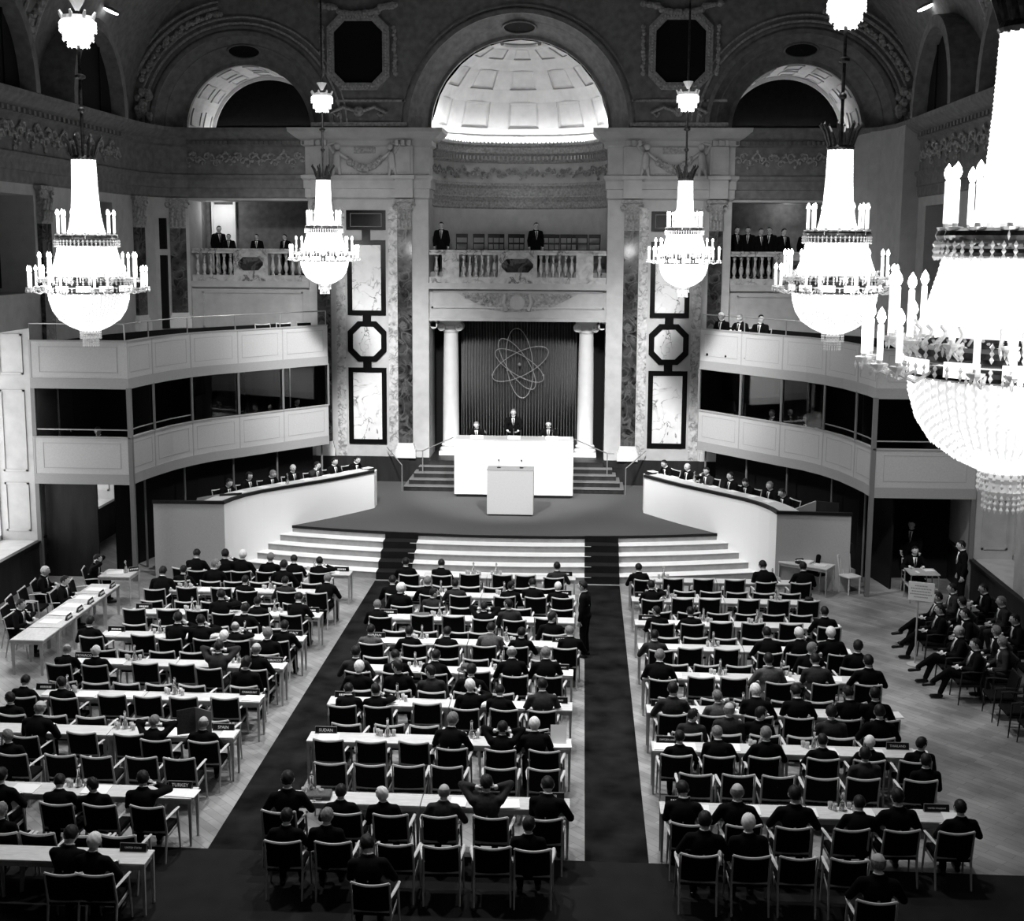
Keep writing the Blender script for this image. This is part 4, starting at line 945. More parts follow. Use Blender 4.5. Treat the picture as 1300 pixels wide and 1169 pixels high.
for b, r, hf, txt in (('L', 0, 1, ''), ('L', 2, 1, ''), ('L', 3, 1, 'ITALY'), ('L', 4, 1, 'MOROCCO'), ('L', 5, 1, 'PARAGUAY'), ('L', 6, 1, 'SPAIN'), ('L', 7, 1, 'TURKEY'), ('L', 8, 1, 'UNITED STATES'),
                      ('L', 2, 0, ''), ('L', 3, 0, ''), ('L', 4, 0, 'MONACO'), ('L', 5, 0, ''), ('M', 2, 0, ''), ('M', 3, 0, 'JAPAN'), ('M', 5, 0, ''), ('M', 6, 0, 'SUDAN'),
                      ('M', 0, 1, ''), ('M', 1, 1, ''), ('M', 3, 1, 'KOREA'), ('M', 4, 1, 'NETHERLANDS'), ('M', 5, 1, 'PHILIPPINES'), ('M', 6, 1, 'SWEDEN'), ('M', 7, 1, 'USSR'),
                      ('R', 0, 0, ''), ('R', 1, 0, ''), ('R', 2, 0, ''), ('R', 4, 0, ''), ('R', 5, 0, ''), ('R', 6, 0, 'SWITZERLAND'), ('R', 7, 0, ''), ('R', 6, 1, 'THAILAND'), ('R', 7, 1, 'UNITED KINGDOM')):
    nm, x0, x1 = BL[b]; x = (x1 - .27) if hf else (x0 + .27)
    lab = ('black name plate reading %s' % txt if txt else 'black name plate with small white letters') + ', %s end of %s table, %s' % ('right' if hf else 'left', ORD[r], nm)
    plate(x, YT[r] + .14, ZT, txt, lab)
# ---- water carafes with glasses, papers
def make_carafe():
    t = thing('carafe', 'carafe', 'carafe')
    a = MB(); a.lathe([(.001, 0), (.052, 0), (.06, .02), (.05, .08), (.025, .16), (.018, .2), (.019, .25), (.028, .275)], 14); a.build('bottle', 'glass', t, True)
    a = MB(); a.lathe([(.001, .008), (.048, .008), (.054, .025), (.045, .08), (.03, .13), (.001, .13)], 14); a.build('water', 'water', t, True)
    a = MB(); a.ball((0, 0, .29), .022, n=10, m=6); a.build('stopper', 'glass', t, True)
    return t
g = bpy.data.materials.new('water'); g.use_nodes = True; bb = g.node_tree.nodes['Principled BSDF']; bb.inputs['Base Color'].default_value = (.8, .8, .8, 1); bb.inputs['Roughness'].default_value = .1; bb.inputs['Transmission Weight'].default_value = .55; MATS['water'] = g
def make_glass():
    t = MB(); t.lathe([(.001, 0), (.03, 0), (.036, .1), (.033, .1), (.027, .012), (.001, .012)], 12)
    return t.build('drinking_glass', 'water', None, True)
pc = pg = None; rg = random.Random(5)
CAR = {'L': {0: [.78], 1: [.15, .62], 2: [.32, .75], 3: [.28, .7], 4: [.3, .78], 5: [.16, .62], 6: [.0, .55], 7: [.58]}, 'M': {0: [.42, .55], 1: [.28, .62], 2: [.32, .55], 3: [.28, .68], 4: [.3, .68], 5: [.28, .62], 6: [.3, .62], 7: [.12]},
       'R': {0: [.2, .82], 1: [.2, .78], 2: [.35, .62], 3: [.36, .8], 4: [.35, .62], 5: [.4, .78], 6: [.42, .62], 7: [.62]}}
for b in CAR:
    nm, x0, x1 = BL[b]
    for r, us in CAR[b].items():
        for j, u in enumerate(us):
            if u <= 0: continue
            x = x0 + (x1 - x0) * u; y = YT[r] + .1
            lab = 'glass water carafe%s on the %s table from the stage, %s' % ('' if len(us) == 1 else (', left one,' if j == 0 else ', right one,'), ORD[r], nm)
            if pc is None: pc = make_carafe(); pc.location = (x, y, ZT); pc['label'] = lab; pc['group'] = 'water carafes'
            else: dup(pc, (x, y, ZT), rg.uniform(0, 6), lab)
            for q_, (dx, dy) in enumerate(((-.11, -.02), (.1, .02), (.16, -.06), (-.17, .03))):
                if q_ > 1 and rg.random() < .45: continue
                gl = 'drinking glass %s of the %scarafe, %s table from stage, %s' % (['just left', 'just right', 'farther right', 'farther left'][q_], '' if len(us) == 1 else ('left ', 'right ')[j], ORD[r], nm)
                if pg is None: pg = make_glass(); o = pg; o['category'] = 'glass'; o['group'] = 'drinking glasses'
                else: o = pg.copy(); COL.objects.link(o)
                o.location = (x + dx, y + dy, ZT); o['label'] = gl
for (b, r, k, i, x, y, code, hx, hz, pl) in PEOPLE:
    if k == 0 and r < 8:
        w = rg.uniform(.22, .4)
        if rg.random() < .8: paper(x + rg.uniform(.15, .3), YT[r] - .03 + rg.uniform(-.03, .03), ZT, rg.uniform(-.15, .15), w, .3, 'white papers before the ' + pl.replace(' from left', ''), 'delegates\' papers')
for b, r, u in (('L', 1, .28), ('L', 1, .52), ('L', 2, .5), ('L', 3, .45), ('L', 5, .45), ('L', 5, .96), ('L', 6, .75), ('L', 7, .97), ('M', 4, .4), ('M', 5, .05), ('M', 6, .08), ('R', 4, .3), ('R', 4, .62), ('R', 6, .05), ('R', 7, .3), ('M', 2, .48)):
    nm, x0, x1 = BL[b]; x = x0 + (x1 - x0) * u
    paper(x, YT[r] - .03, ZT, rg.uniform(-.1, .1), .34, .28, 'white papers lying %s the %s table from the stage, %s' % ('near the left end of' if u < .2 else 'near the right end of' if u > .85 else ('left of the middle of' if u < .5 else 'right of the middle of'), ORD[r], nm), 'spare papers', .008)
def briefcase(x, y, rz, lab):
    a = MB(); a.box(-.19, .19, -.13, .13, 0, .07, bev=.015); a.tube([(-.06, -.13, .04), (-.05, -.16, .04), (.05, -.16, .04), (.06, -.13, .04)], .009, 6)
    o = a.build('briefcase', 'suit_light'); o.location = (x, y, ZT); o.rotation_euler = (0, 0, rz); tag(o, lab, 'briefcase')
briefcase(-1.62, YT[7] - .0, .06, 'grey leather case on the eighth table, left end of the middle block')
briefcase(-1.28, YT[2] - .0, .06, 'grey leather case on the third table from the stage, middle block')
a = MB(); a.lathe([(.001, 0), (.17, 0), (.165, .012), (.1, .015), (.095, .1), (.06, .125), (.001, .12)], 20); o = a.build('hat', 'suit_light'); o.location = (.02, YT[4], ZT); tag(o, 'grey felt hat on the fifth table from the stage, middle block', 'hat')
a = MB(); a.lathe([(.001, 0), (.16, 0), (.155, .012), (.1, .015), (.095, .1), (.06, .125), (.001, .12)], 20); o = a.build('hat', 'hair_dark'); o.location = (7.42, YT[1], ZT); tag(o, 'dark felt hat on the second table near its right end, right block', 'hat')
t = thing('newspaper', 'open grey newspaper held up by the bald delegate near the Spain plate', 'newspaper', (-4.12, YT[6] - .12, .78), .25)
a = MB(); a.slab([(-.3, 0), (.0, .02), (.0, .46), (-.3, .42)], [], 0, .006); a.build('page', 'suit_light', t)
a = MB(); a.X = MX.Rotation(-.5, 4, 'Z'); a.slab([(0, .02), (.3, 0), (.3, .42), (0, .46)], [], 0, .006); a.build('page', 'board_line', t)
a = MB(); a.box(-.13, .13, -.01, .0, 0, .3); o = a.build('document', 'paper'); o.location = (1.86, YT[6] - .05, .76); o.rotation_euler = (-.35, 0, 0); tag(o, 'white document held upright by the white-haired delegate near the Sweden plate', 'document')

# ---- side table row along the left wall
for i in range(5):
    y = 24.35 + i * .86
    o = dup(protoT['L'], (-9.1, y, 0), pi / 2, 'pale wood side table by the window wall, %s from the near end' % ORD[i], 'window side tables', (.385, 1.75, 1))
for i, y in enumerate((25.41, 26.0, 26.61, 27.25, 27.93)):
    plate(-8.83, y, ZT, '', 'dark name card on the window side tables, %s from the near end' % ORD[i], pi / 2, .26)
    paper(-9.15, y - .2, ZT, 1.5, .3, .42, 'spread white papers on the window side tables, %s from the near end' % ORD[i], 'papers on the side tables', .006)
dup(protoT['L'], (-9.16, 29.22, 0), 0, 'small pale table standing apart at the stage end of the side tables', 'window side tables', (.37, 1.8, 1))
plate(-8.85, 29.4, ZT, '', 'tilted dark name plate on the small table by the left balcony post', RAD(35), .24)
paper(-9.25, 29.2, ZT, .4, .4, .3, 'open papers on the small table by the left balcony post')
dup(pc, (-9.0, 29.25, ZT), 0, 'carafe on the small table by the left balcony post')
for i, (x, y, rz) in enumerate(((-10.71, 27.87, -80), (-10.69, 27.2, -85), (-10.67, 26.5, -80), (-9.85, 27.95, -80), (-10.0, 29.1, -75), (-10.45, 25.8, -85), (-9.9, 27.1, -85), (-10.05, 25.2, -90))):
    dup(first, (x, y, 0), RAD(rz), 'dark armchair turned to the window side tables, ' + ['back row nearest the stage', 'back row second from the stage', 'back row third from the stage', 'at the far table', 'at the small table by the post', 'back row last', 'at the middle table', 'at the near table'][i], 'chairs by the window wall')
SIDEP = [(-10.0, 29.1, -75, 'dkA', 'by the small table at the left balcony post'), (-9.9, 27.1, -85, 'dk', 'wearing headphones at the middle window side table'), (-10.71, 27.87, -80, 'wk', 'in the back row by the window wall, nearest the stage'), (-10.05, 25.2, -90, 'dk', 'at the near window side table')]
q = MB(); q.box(-10.6, -9.9, 22.4, 23.0, 0, .62, bev=.02); tag(q.build('low_cabinet', 'wood_frame'), 'low pale cabinet on the floor before the window side tables', 'cabinet')

# ---- staff table, spoke-back chair and reporters' table on the right
dup(protoT['R'], (8.0, 31.55, 0), RAD(-32), 'pale staff table against the end of the right curved desk', 'staff tables', (.62, 1.5, 1))
paper(7.95, 31.6, ZT, -.6, .4, .3, 'heap of white papers on the staff table at the right curved desk', h=.05); paper(8.3, 31.35, ZT, -.5, .3, .25, 'single white sheet at the outer end of the right staff table')
mike(7.55, 31.82, ZT, 'tall microphone on the staff table beside the right curved desk', .42)
t = thing('telephone', 'black telephone on the staff table at the right curved desk', 'telephone', (7.8, 31.5, ZT), .4)
a = MB(); a.box(-.09, .09, -.08, .08, 0, .06, bev=.015); a.build('body', 'phone_black', t)
a = MB(); a.tube([(-.11, 0, .1), (-.08, 0, .12), (.08, 0, .12), (.11, 0, .1)], [.026, .016, .016, .026], 8); a.build('handset', 'phone_black', t)
t = thing('spoke_back_chair', 'pale spoke-backed wooden chair standing empty by the right balcony post', 'chair', (9.1, 31.5, 0), RAD(-150))
a = MB(); a.box(-.21, .21, -.2, .2, .43, .47, bev=.01); a.build('seat', 'wood_light', t)
for sx in (-1, 1):
    a = MB(); a.tube([(sx * .18, .17, 0), (sx * .18, .17, .43)], .018, 6); a.build('leg', 'wood_light', t)
    a = MB(); a.tube([(sx * .18, -.19, 0), (sx * .18, -.19, .45), (sx * .2, -.27, .95)], .018, 6); a.build('leg', 'wood_light', t)
for x in (-.12, -.06, 0, .06, .12): a = MB(); a.tube([(x, -.195, .47), (x * 1.05, -.26, .92)], .011, 6); a.build('spindle', 'wood_light', t)
a = MB(); a.box(-.21, .21, -.285, -.255, .9, .97, bev=.01); a.build('top_rail', 'wood_light', t)
dup(first, (8.62, 32.0, 0), RAD(120), 'dark armchair behind the staff table at the right curved desk', 'chairs at the sides')
t = thing('tube_leg_table', 'small tube-legged table with papers before the right balcony passage', 'table', (10.76, 30.95, 0))
a = MB(); a.box(-.37, .37, -.32, .32, .72, .75, bev=.005); a.build('table_top', 'wood_frame', t)
for sx in (-1, 1):
    for sy in (-1, 1):
        a = MB(); a.tube([(sx * .34, sy * .29, 0), (sx * .34, sy * .29, .68), (sx * .3, sy * .26, .72)], .014, 6); a.build('leg', 'rail_metal', t)
a = MB(); a.box(-.34, .34, -.29, .29, .35, .365); a.build('shelf', 'wood_frame', t)
paper(10.62, 30.85, ZT, .1, .06, .2, 'white slip hanging over the edge of the tube-legged table'); paper(10.95, 31.05, ZT, .2, .25, .2, 'papers on the tube-legged table by the right passage')
t = thing('notice_stand', 'white notice board on a thin pole with round foot beside the press seats', 'sign', (9.32, 25.95, 0))
a = MB(); a.lathe([(.001, 0), (.17, 0), (.17, .025), (.03, .045), (.001, .045)], 24); a.build('foot', 'board', t)
a = MB(); a.tube([(0, 0, .04), (0, 0, 1.5)], .018, 8); a.build('pole', 'board', t)
a = MB(); a.X = MX.Translation((.05, -.03, 1.62)) @ MX.Rotation(-.35, 4, 'Z'); a.box(-.26, .26, -.012, .012, -.2, .2); bd = a.build('board', 'paper', t)
for k, (z, w_) in enumerate(((.12, 8), (.06, 13), (0, 12), (-.06, 14), (-.12, 9))):
    a = MB(); a.X = MX.Translation((.05, -.03, 1.62)) @ MX.Rotation(-.35, 4, 'Z')
    for i in range(w_): a.box(-.016 * w_ + i * .032, -.016 * w_ + i * .032 + .022, -.0135, -.012, z - .012, z + .012)
    a.build('lettering', 'board_line', bd)
# press benches on the right: two files of dark chairs facing the hall centre
PRESS = [(9.97, 27.2, 1, 'dkc'), (9.75, 26.25, 1, 'dkc'), (9.72, 24.75, 1, 'bkc'), (9.78, 23.9, 1, 'dkc'), (10.6, 27.95, 1, 'dc'), (10.3, 25.95, 1, 'dk'), (10.56, 24.75, 1, 'gk'), (10.45, 24.05, 1, 'gc'),
         (11.35, 28.0, 1, 'dk'), (11.37, 26.95, 1, 'gc'), (11.26, 25.65, 1, 'dk'), (10.5, 26.85, 1, 'dk'), (11.3, 24.7, 0, ''), (11.3, 23.9, 0, ''), (10.15, 23.05, 0, ''), (10.2, 22.3, 0, ''), (10.3, 21.55, 0, ''), (10.4, 20.8, 0, ''),
         (10.95, 23.2, 0, ''), (11.0, 22.4, 0, ''), (11.1, 21.6, 0, ''), (11.2, 20.8, 0, ''), (10.5, 20.05, 0, ''), (11.3, 20.0, 0, '')]
def press_place(i):
    x, y = PRESS[i][:2]; f = 0 if x < 10.25 or (y < 23.5 and x < 10.6) else (1 if x < 10.9 or (y < 23.5) else 2)
    same = sorted([-p[1] for j, p in enumerate(PRESS) if (0 if p[0] < 10.25 or (p[1] < 23.5 and p[0] < 10.6) else (1 if p[0] < 10.9 or (p[1] < 23.5) else 2)) == f])
    return '%s in the %s press file from the aisle' % (ORD[same.index(-y)], ORD[f])
pfirst = None
for i, (x, y, oc, code) in enumerate(PRESS):
    o = dup(pfirst or first, (x + .27, y, 0), RAD(90), ('dark press chair under a visitor, ' if oc else 'empty dark press chair, ') + press_place(i), 'press chairs by the wall')
    if pfirst is None:                                                      # these chairs have dark frames
        pfirst = o
        for ch in o.children:
            ch.material_slots[0].link = 'OBJECT'; ch.material_slots[0].material = MATS['upholstery' if ch.name.startswith(('seat', 'backrest')) and not ch.name.startswith('seat_rail') else 'dark_wood']
# ================================================================ PEOPLE
def fuse(mb, voxel, name, sm=2):
    """melt overlapping shapes into one continuous surface"""
    me = mb.mesh(name + '_raw'); o = bpy.data.objects.new(name + '_raw', me); COL.objects.link(o)
    m = o.modifiers.new('r', 'REMESH'); m.mode = 'VOXEL'; m.voxel_size = voxel; m.use_smooth_shade = True
    if sm: k = o.modifiers.new('s', 'SMOOTH'); k.iterations = sm; k.factor = .5
    dg = bpy.context.evaluated_depsgraph_get(); out = bpy.data.meshes.new_from_object(o.evaluated_get(dg)); out.name = name
    bpy.data.objects.remove(o); bpy.data.meshes.remove(me)
    return out
def ell(mb, c, r, rot=None, n=14, m=8):
    X = mb.X; mb.X = MX.Translation(c) @ (rot.to_4x4() if rot is not None else MX()) @ MX.Diagonal((*r, 1)); mb.ball((0, 0, 0), 1, n=n, m=m); mb.X = X
def elbow(S, T, l1, l2, hint):
    d = T - S; L = min(d.length, (l1 + l2) * .99); u = d.normalized(); a = (l1 * l1 - l2 * l2 + L * L) / (2 * L); h = sqrt(max(0, l1 * l1 - a * a))
    w = (hint - u * hint.dot(u)).normalized(); return S + u * a + w * h
def hand(mb, W, d, side, down, curl=.5):
    """palm, four unequal bent fingers and a thumb leaving the side of the palm"""
    d = d.normalized(); side = (side - d * side.dot(d)).normalized(); dn_ = d.cross(side) if d.cross(side).dot(down) > 0 else -d.cross(side)
    for k in (-.024, 0, .024): mb.cap(W + side * k * .6, W + d * .075 + side * k, .016, .015, 6)
    for k, L in ((-.033, .062), (-.011, .078), (.011, .082), (.032, .072)):
        p = W + d * .08 + side * k; a = p + (d * cos(curl) + dn_ * sin(curl)) * L * .5; b_ = a + (d * cos(curl * 2) + dn_ * sin(curl * 2)) * L * .5
        mb.cap(p, a, .0095, .0085, 6); mb.cap(a, b_, .0085, .007, 6)
    p = W + d * .02 + side * -.03; a = p + (d * .6 - side * .7 + dn_ * .2) * .045; mb.cap(p, a, .013, .011, 6); mb.cap(a, a + (d * .9 - side * .2 + dn_ * .3) * .035, .011, .008, 6)
FIG = {}
def figure(key, lean=8, hp=8, hy=0, hl=(.17, .50, .80), hr=(-.17, .50, .80), legs='sit', turn=0, curl=.5):
    H = V((0, .19, .52)) if legs != 'stand' else V((0, 0, .93))
    Rl = MX.Rotation(RAD(turn), 3, 'Z') @ MX.Rotation(-RAD(lean), 3, 'X'); T = lambda x, y, z: H + Rl @ V((x, y, z))
    N = T(0, 0, .54); Rh = MX.Rotation(RAD(turn + hy), 3, 'Z') @ MX.Rotation(-RAD(lean * .5 + hp), 3, 'X'); HC = N + Rl @ V((0, .01, .04)) + Rh @ V((0, .02, .10)); h = lambda x, y, z: HC + Rh @ V((x, y, z))
    b = MB()
    ell(b, HC, (.086, .104, .108), Rh, 18, 12); b.cap(h(0, .02, -.05), h(0, .052, -.092), .052, .034, 10)
    b.cap(h(0, .099, .012), h(0, .117, -.026), .010, .015, 8); b.cap(h(-.034, .089, .03), h(.034, .089, .03), .013, .013, 8)
    b.cap(h(-.02, .089, -.06), h(.02, .089, -.06), .010, .010, 8); b.cap(h(-.045, .07, -.02), h(-.03, .07, -.045), .02, .018, 8); b.cap(h(.045, .07, -.02), h(.03, .07, -.045), .02, .018, 8)
    for s in (-1, 1): ell(b, h(s * .087, -.008, -.012), (.012, .022, .034), Rh, 8, 6)
    b.cap(N - Rl @ V((0, 0, .05)), h(0, -.012, -.07), .058, .054, 12)
    b.cap(H, T(0, 0, .40), .10, .11, 12); b.cap(T(-.15, 0, .46), T(.15, 0, .46), .05, .05, 10)
    j = MB(); ell(j, T(0, .0, .36), (.198, .128, .19), Rl); ell(j, T(0, .012, .14), (.182, .135, .2), Rl); ell(j, T(0, 0, .01), (.188, .145, .11), Rl)
    j.cap(T(-.15, -.012, .452), T(.15, -.012, .452), .066, .066, 10); j.cap(T(-.06, -.01, .50), T(.06, -.01, .50), .05, .05, 8)
    j.tube([N + Rl @ V((cos(u) * .066, sin(u) * .066 - .004, .012 if sin(u) < .3 else -.03)) for u in [i * pi / 8 for i in range(16)]], .017, 6, closed=True)
    wrists = {}
    for s, tg in ((1, hl), (-1, hr)):
        S = T(s * .188, -.005, .445); W = V(tg); up = W.z > N.z - .05
        hint = V((s * .7, -.5 if not up else .2, -.6 if not up else -.4)); E = elbow(S, W, .29, .25, hint)
        if (W - S).length > .53: W = S + (W - S).normalized() * .53; E = elbow(S, W, .29, .25, hint)
        wrists[s] = (E, W)
        b.cap(S, E, .045, .036, 8); b.cap(E, W, .036, .026, 8)
        ell(j, S + V((0, 0, -.005)), (.07, .07, .07)); j.cap(S, E, .069, .056, 10); j.cap(E, E + (W - E) * .93, .056, .044, 10)
    t = MB(); shoes = []
    if legs == 'stand': LG = {s: (H + V((s * .095, 0, -.02)), V((s * .1, .02, .5)), V((s * .11, -.02, .09)), V((0, 1, 0))) for s in (-1, 1)}
    elif legs == 'cross': LG = {1: (H + V((.09, .03, -.0)), V((.1, .62, .50)), V((.08, .78, .1)), V((0, 1, 0))), -1: (H + V((-.09, .03, .0)), V((.03, .62, .62)), V((.16, .92, .32)), V((.3, .9, -.25)))}
    else: LG = {s: (H + V((s * .09, .03, -.0)), V((s * .12, .60, .50)), V((s * .13, .56 + .06 * s, .09)), V((0, 1, 0))) for s in (-1, 1)}
    for s, (a, k, f, fd) in LG.items():
        b.cap(a, k, .07, .05, 10); b.cap(k, f, .048, .034, 10); t.cap(a, k, .098, .073, 12); t.cap(k, f + (k - f) * .06, .07, .056, 12)
        fd = fd.normalized(); b.cap(f + V((0, 0, -.04)), f + fd * .12 + V((0, 0, -.05)), .03, .025, 8)
        sh = MB(); dz = V((0, 0, -.045)); sh.cap(f + dz - fd * .03, f + dz + fd * .17, .043, .036, 10); sh.cap(f + dz, f + V((0, 0, .01)), .045, .046, 10); shoes.append(sh.mesh('shoe', True))
    ell(t, H + V((0, 0, -.01)), (.175, .14, .115))
    body = fuse(b, .0125, 'person')
    hb = MB()
    for s in (1, -1):
        E, W = wrists[s]; d = W - E
        if W.z > N.z - .05: hand(hb, W, (h(s * .05, .0, .02) - W).normalized() * 1.0 + d.normalized() * .4, V((0, 1, 0)), V((-s, 0, 0)), .35)
        else: hand(hb, W - V((0, 0, .005)), V((d.x, d.y, 0)) if legs != 'stand' else d, V((-s, 0, 0)) if legs != 'stand' else V((0, 1, 0)), V((0, 0, -1)) if legs != 'stand' else V((-s, 0, 0)), curl)
    for s in (-1, 1): hb.ball(h(s * .034, .094, .012), .0115, 1, 8, 6)
    bm = bmesh.new(); bm.from_mesh(body); hm = hb.mesh('hands', True); bm.from_mesh(hm); bm.to_mesh(body); bm.free(); bpy.data.meshes.remove(hm)
    body.materials.append(MATS['skin']); body.materials.append(MATS['eye'])
    sh = MB(); sh.tube([N + Rl @ V((cos(u) * .057, sin(u) * .057 + .006, .020 - .015 * max(0, sin(u)))) for u in [i * pi / 8 for i in range(16)]], .011, 6, closed=True)
    sh.add([T(-.055, .098, .50), T(.055, .098, .50), T(.035, .142, .36), T(.0, .158, .2), T(-.035, .142, .36), T(-.05, .05, .50), T(.05, .05, .50), T(0, .08, .2)], [(0, 1, 2, 3, 4), (5, 7, 6), (0, 4, 3, 7, 5), (1, 6, 7, 3, 2), (0, 5, 6, 1)])
    sh.add([T(-.017, .112, .49), T(.017, .112, .49), T(.022, .155, .36), T(.0, .17, .22), T(-.022, .155, .36)], [(0, 1, 2, 3, 4)], 1)
    for s in (1, -1):
        E, W = wrists[s]; sh.cap(E + (W - E) * .9, E + (W - E) * .99, .039, .037, 10)
    shm = sh.mesh('shirt', True); shm.materials.append(MATS['shirt']); shm.materials.append(MATS['suit_charcoal'])
    jm = fuse(j, .019, 'jacket', 3); tm = fuse(t, .022, 'trousers', 2)
    for m in (jm, tm): m.materials.clear(); m.materials.append(MATS['suit_black'])
    for m in shoes: m.materials.append(MATS['shoe'])
    FIG[key] = dict(body=body, jacket=jm, trousers=tm, shirt=shm, shoes=shoes, head=MX.Translation(HC) @ Rh.to_4x4(), hz=HC.z)
def hair_mesh(style):
    n, m = 30, 20; a = MB(); rr = random.Random(len(style)); vs = []; fs = []
    k = {'short': 1.0, 'fringe': 1.0, 'long': 1.06}[style]
    for i in range(m + 1):
        for q_ in range(n):
            t = pi * i / m; u = 2 * pi * q_ / n; x, y, z = sin(t) * cos(u), sin(t) * sin(u), cos(t); d = 1 + .03 * sin(u * 7 + z * 9) + rr.uniform(-.012, .012)
            low = 1.12 if z < -.2 and y < 0 else 1.0
            vs.append((x * .094 * k * d * (.94 if z < -.3 else 1), y * .113 * k * d - .003, z * .117 * k * d * (1.25 if style == 'long' and z < 0 else 1)))
    def keep(x, y, z):
        if style == 'fringe': return y < .25 and -.62 < z < .38
        if style == 'long': return z > .55 or (y < .35 and z > -1.0 and not (y > .0 and z < -.7))
        return z > .74 or (y < .18 and z > -.62 and not (abs(x) > .6 and z < -.12 and y > -.35)) or (y < .5 and z > .42)
    for i in range(m):
        for q_ in range(n):
            a0, b0 = i * n + q_, i * n + (q_ + 1) % n; t = pi * (i + .5) / m; u = 2 * pi * (q_ + .5) / n
            if keep(sin(t) * cos(u), sin(t) * sin(u), cos(t)): fs.append((a0, a0 + n, b0 + n, b0))
    a.add(vs, fs); me = a.mesh('hair', True); me.materials.append(MATS['hair_dark']); return me
HAIR = {s: hair_mesh(s) for s in ('short', 'fringe', 'long')}
figure('sit', 6, 10, 0); figure('lean', 20, 12, 0, (.13, .60, .80), (-.13, .60, .80)); figure('write', 16, 24, 14, (.16, .56, .80), (-.06, .60, .80))
figure('left', 4, 4, 52, (.14, .48, .66), (-.14, .48, .66), turn=8); figure('right', 4, 4, -52, (.14, .48, .66), (-.14, .48, .66), turn=-8); figure('lap', 3, 6, -12, (.10, .46, .66), (-.10, .46, .66))
figure('headset', 12, 10, 0, (.13, .34, 1.12), (-.13, .34, 1.12)); figure('cross', -8, 14, -6, (.10, .46, .68), (-.06, .42, .70), 'cross'); figure('cheek', 12, 8, 20, (.13, .45, 1.04), (-.10, .58, .80))
figure('stand', 2, 10, 0, (.25, .06, .78), (-.25, .06, .78), 'stand'); figure('speak', 8, 4, 0, (.17, .36, 1.02), (-.17, .36, 1.02), 'stand')
def mo(me, name, parent, m=None):
    o = bpy.data.objects.new(name, me); COL.objects.link(o); o.parent = parent
    if m: o.material_slots[0].link = 'OBJECT'; o.material_slots[0].material = MATS[m]
    return o
def person(pose, x, y, z, rz, code, label, group=None, sc=1.0, long=False):
    f = FIG[pose]; o = bpy.data.objects.new('person', f['body']); COL.objects.link(o); o.location = (x, y, z); o.rotation_euler = (0, 0, rz); o.scale = (sc,) * 3
    coat = {'k': 'suit_black', 'c': 'suit_charcoal', 'l': 'suit_light'}[code[1]]
    mo(f['jacket'], 'jacket', o, coat); mo(f['trousers'], 'trousers', o, 'suit_charcoal' if code[1] == 'l' else coat); mo(f['shirt'], 'shirt', o)
    for s in f['shoes']: mo(s, 'shoe', o)
    hr = mo(HAIR['long' if long else 'fringe' if code[0] == 'b' else 'short'], 'hair', o, {'d': 'hair_dark', 'g': 'hair_grey', 'w': 'hair_white', 'b': 'hair_grey'}[code[0]])
    hr.matrix_local = f['head']
    return tag(o, label, 'person', group)
rp_ = random.Random(99)
for (b, r, k, i, x, y, code, hx, hz, pl) in PEOPLE:
    if 'A' in code: pose = 'headset'
    elif hx - x > .17: pose = 'right' if rp_.random() < .5 else 'lean'
    elif hx - x < -.17: pose = 'left' if rp_.random() < .5 else 'write'
    else: pose = rp_.choice(['sit', 'sit', 'lean', 'write', 'cheek'] if k == 0 else ['lap', 'lap', 'left', 'right', 'sit'])
    sc = max(.9, min(1.03, (hz + .06) / FIG[pose]['hz']))
    person(pose, x + max(-.13, min(.13, hx - x)), y + .0, 0, RAD(rp_.uniform(-8, 8)), code, '%s person in %s, %s' % (who(code), suit(code), pl), 'delegates at the tables', sc)
for (x, y, rz, code, d) in SIDEP: person('headset' if 'A' in code else 'sit', x, y, 0, RAD(rz), code, '%s person in black suit %s' % (who(code), d), 'delegates by the window wall', .95)
for i, (x, y, oc, code) in enumerate(PRESS):
    if oc: person('cross' if 'c' in code[2:] else rp_.choice(['lap', 'sit', 'right']), x + .27, y, 0, RAD(90), code, '%s visitor in %s%s, %s' % (who(code), suit(code), ', legs crossed' if 'c' in code[2:] else '', press_place(i)), 'press visitors', .97)
person('stand', 2.3, 25.98, 0, RAD(72), 'dk', 'person in long black suit standing in the right aisle beside the middle block', sc=.98)
person('stand', 11.55, 30.3, 0, RAD(85), 'dk', 'person in dark suit standing right of the tube-legged table', sc=1.0)
person('sit', 10.7, 31.75, 0, RAD(180), 'dk', 'dark-haired person sitting behind the tube-legged table', sc=.98); dup(first, (10.7, 31.75, 0), pi, 'dark armchair behind the tube-legged table', 'chairs at the sides')
person('stand', 10.9, 32.6, 0, RAD(150), 'dk', 'dim person standing in the shadow deep behind the tube-legged table', sc=1.0)
person('lean', 8.55, 31.95, 0, RAD(112), 'dk', 'dark-haired person bent over the staff table at the right curved desk', sc=.96)
# platform party
dup(first, (-1.22, 40.1, 1.9), pi, 'dark armchair of the left chairman behind the white desk', 'chairs behind the white desk'); dup(first, (1.1, 40.1, 1.9), pi, 'dark armchair of the right chairman behind the white desk', 'chairs behind the white desk')
person('lean', -1.22, 40.08, 1.9, pi, 'gk', 'seated chairman in dark suit left of the speaker behind the white desk', 'platform party'); person('sit', 1.1, 40.08, 1.9, pi, 'dk', 'seated chairman in dark suit right of the speaker behind the white desk', 'platform party')
person('speak', -.03, 39.78, 1.9, pi, 'gk', 'speaker in black suit standing at the middle of the white desk', 'platform party', .98)
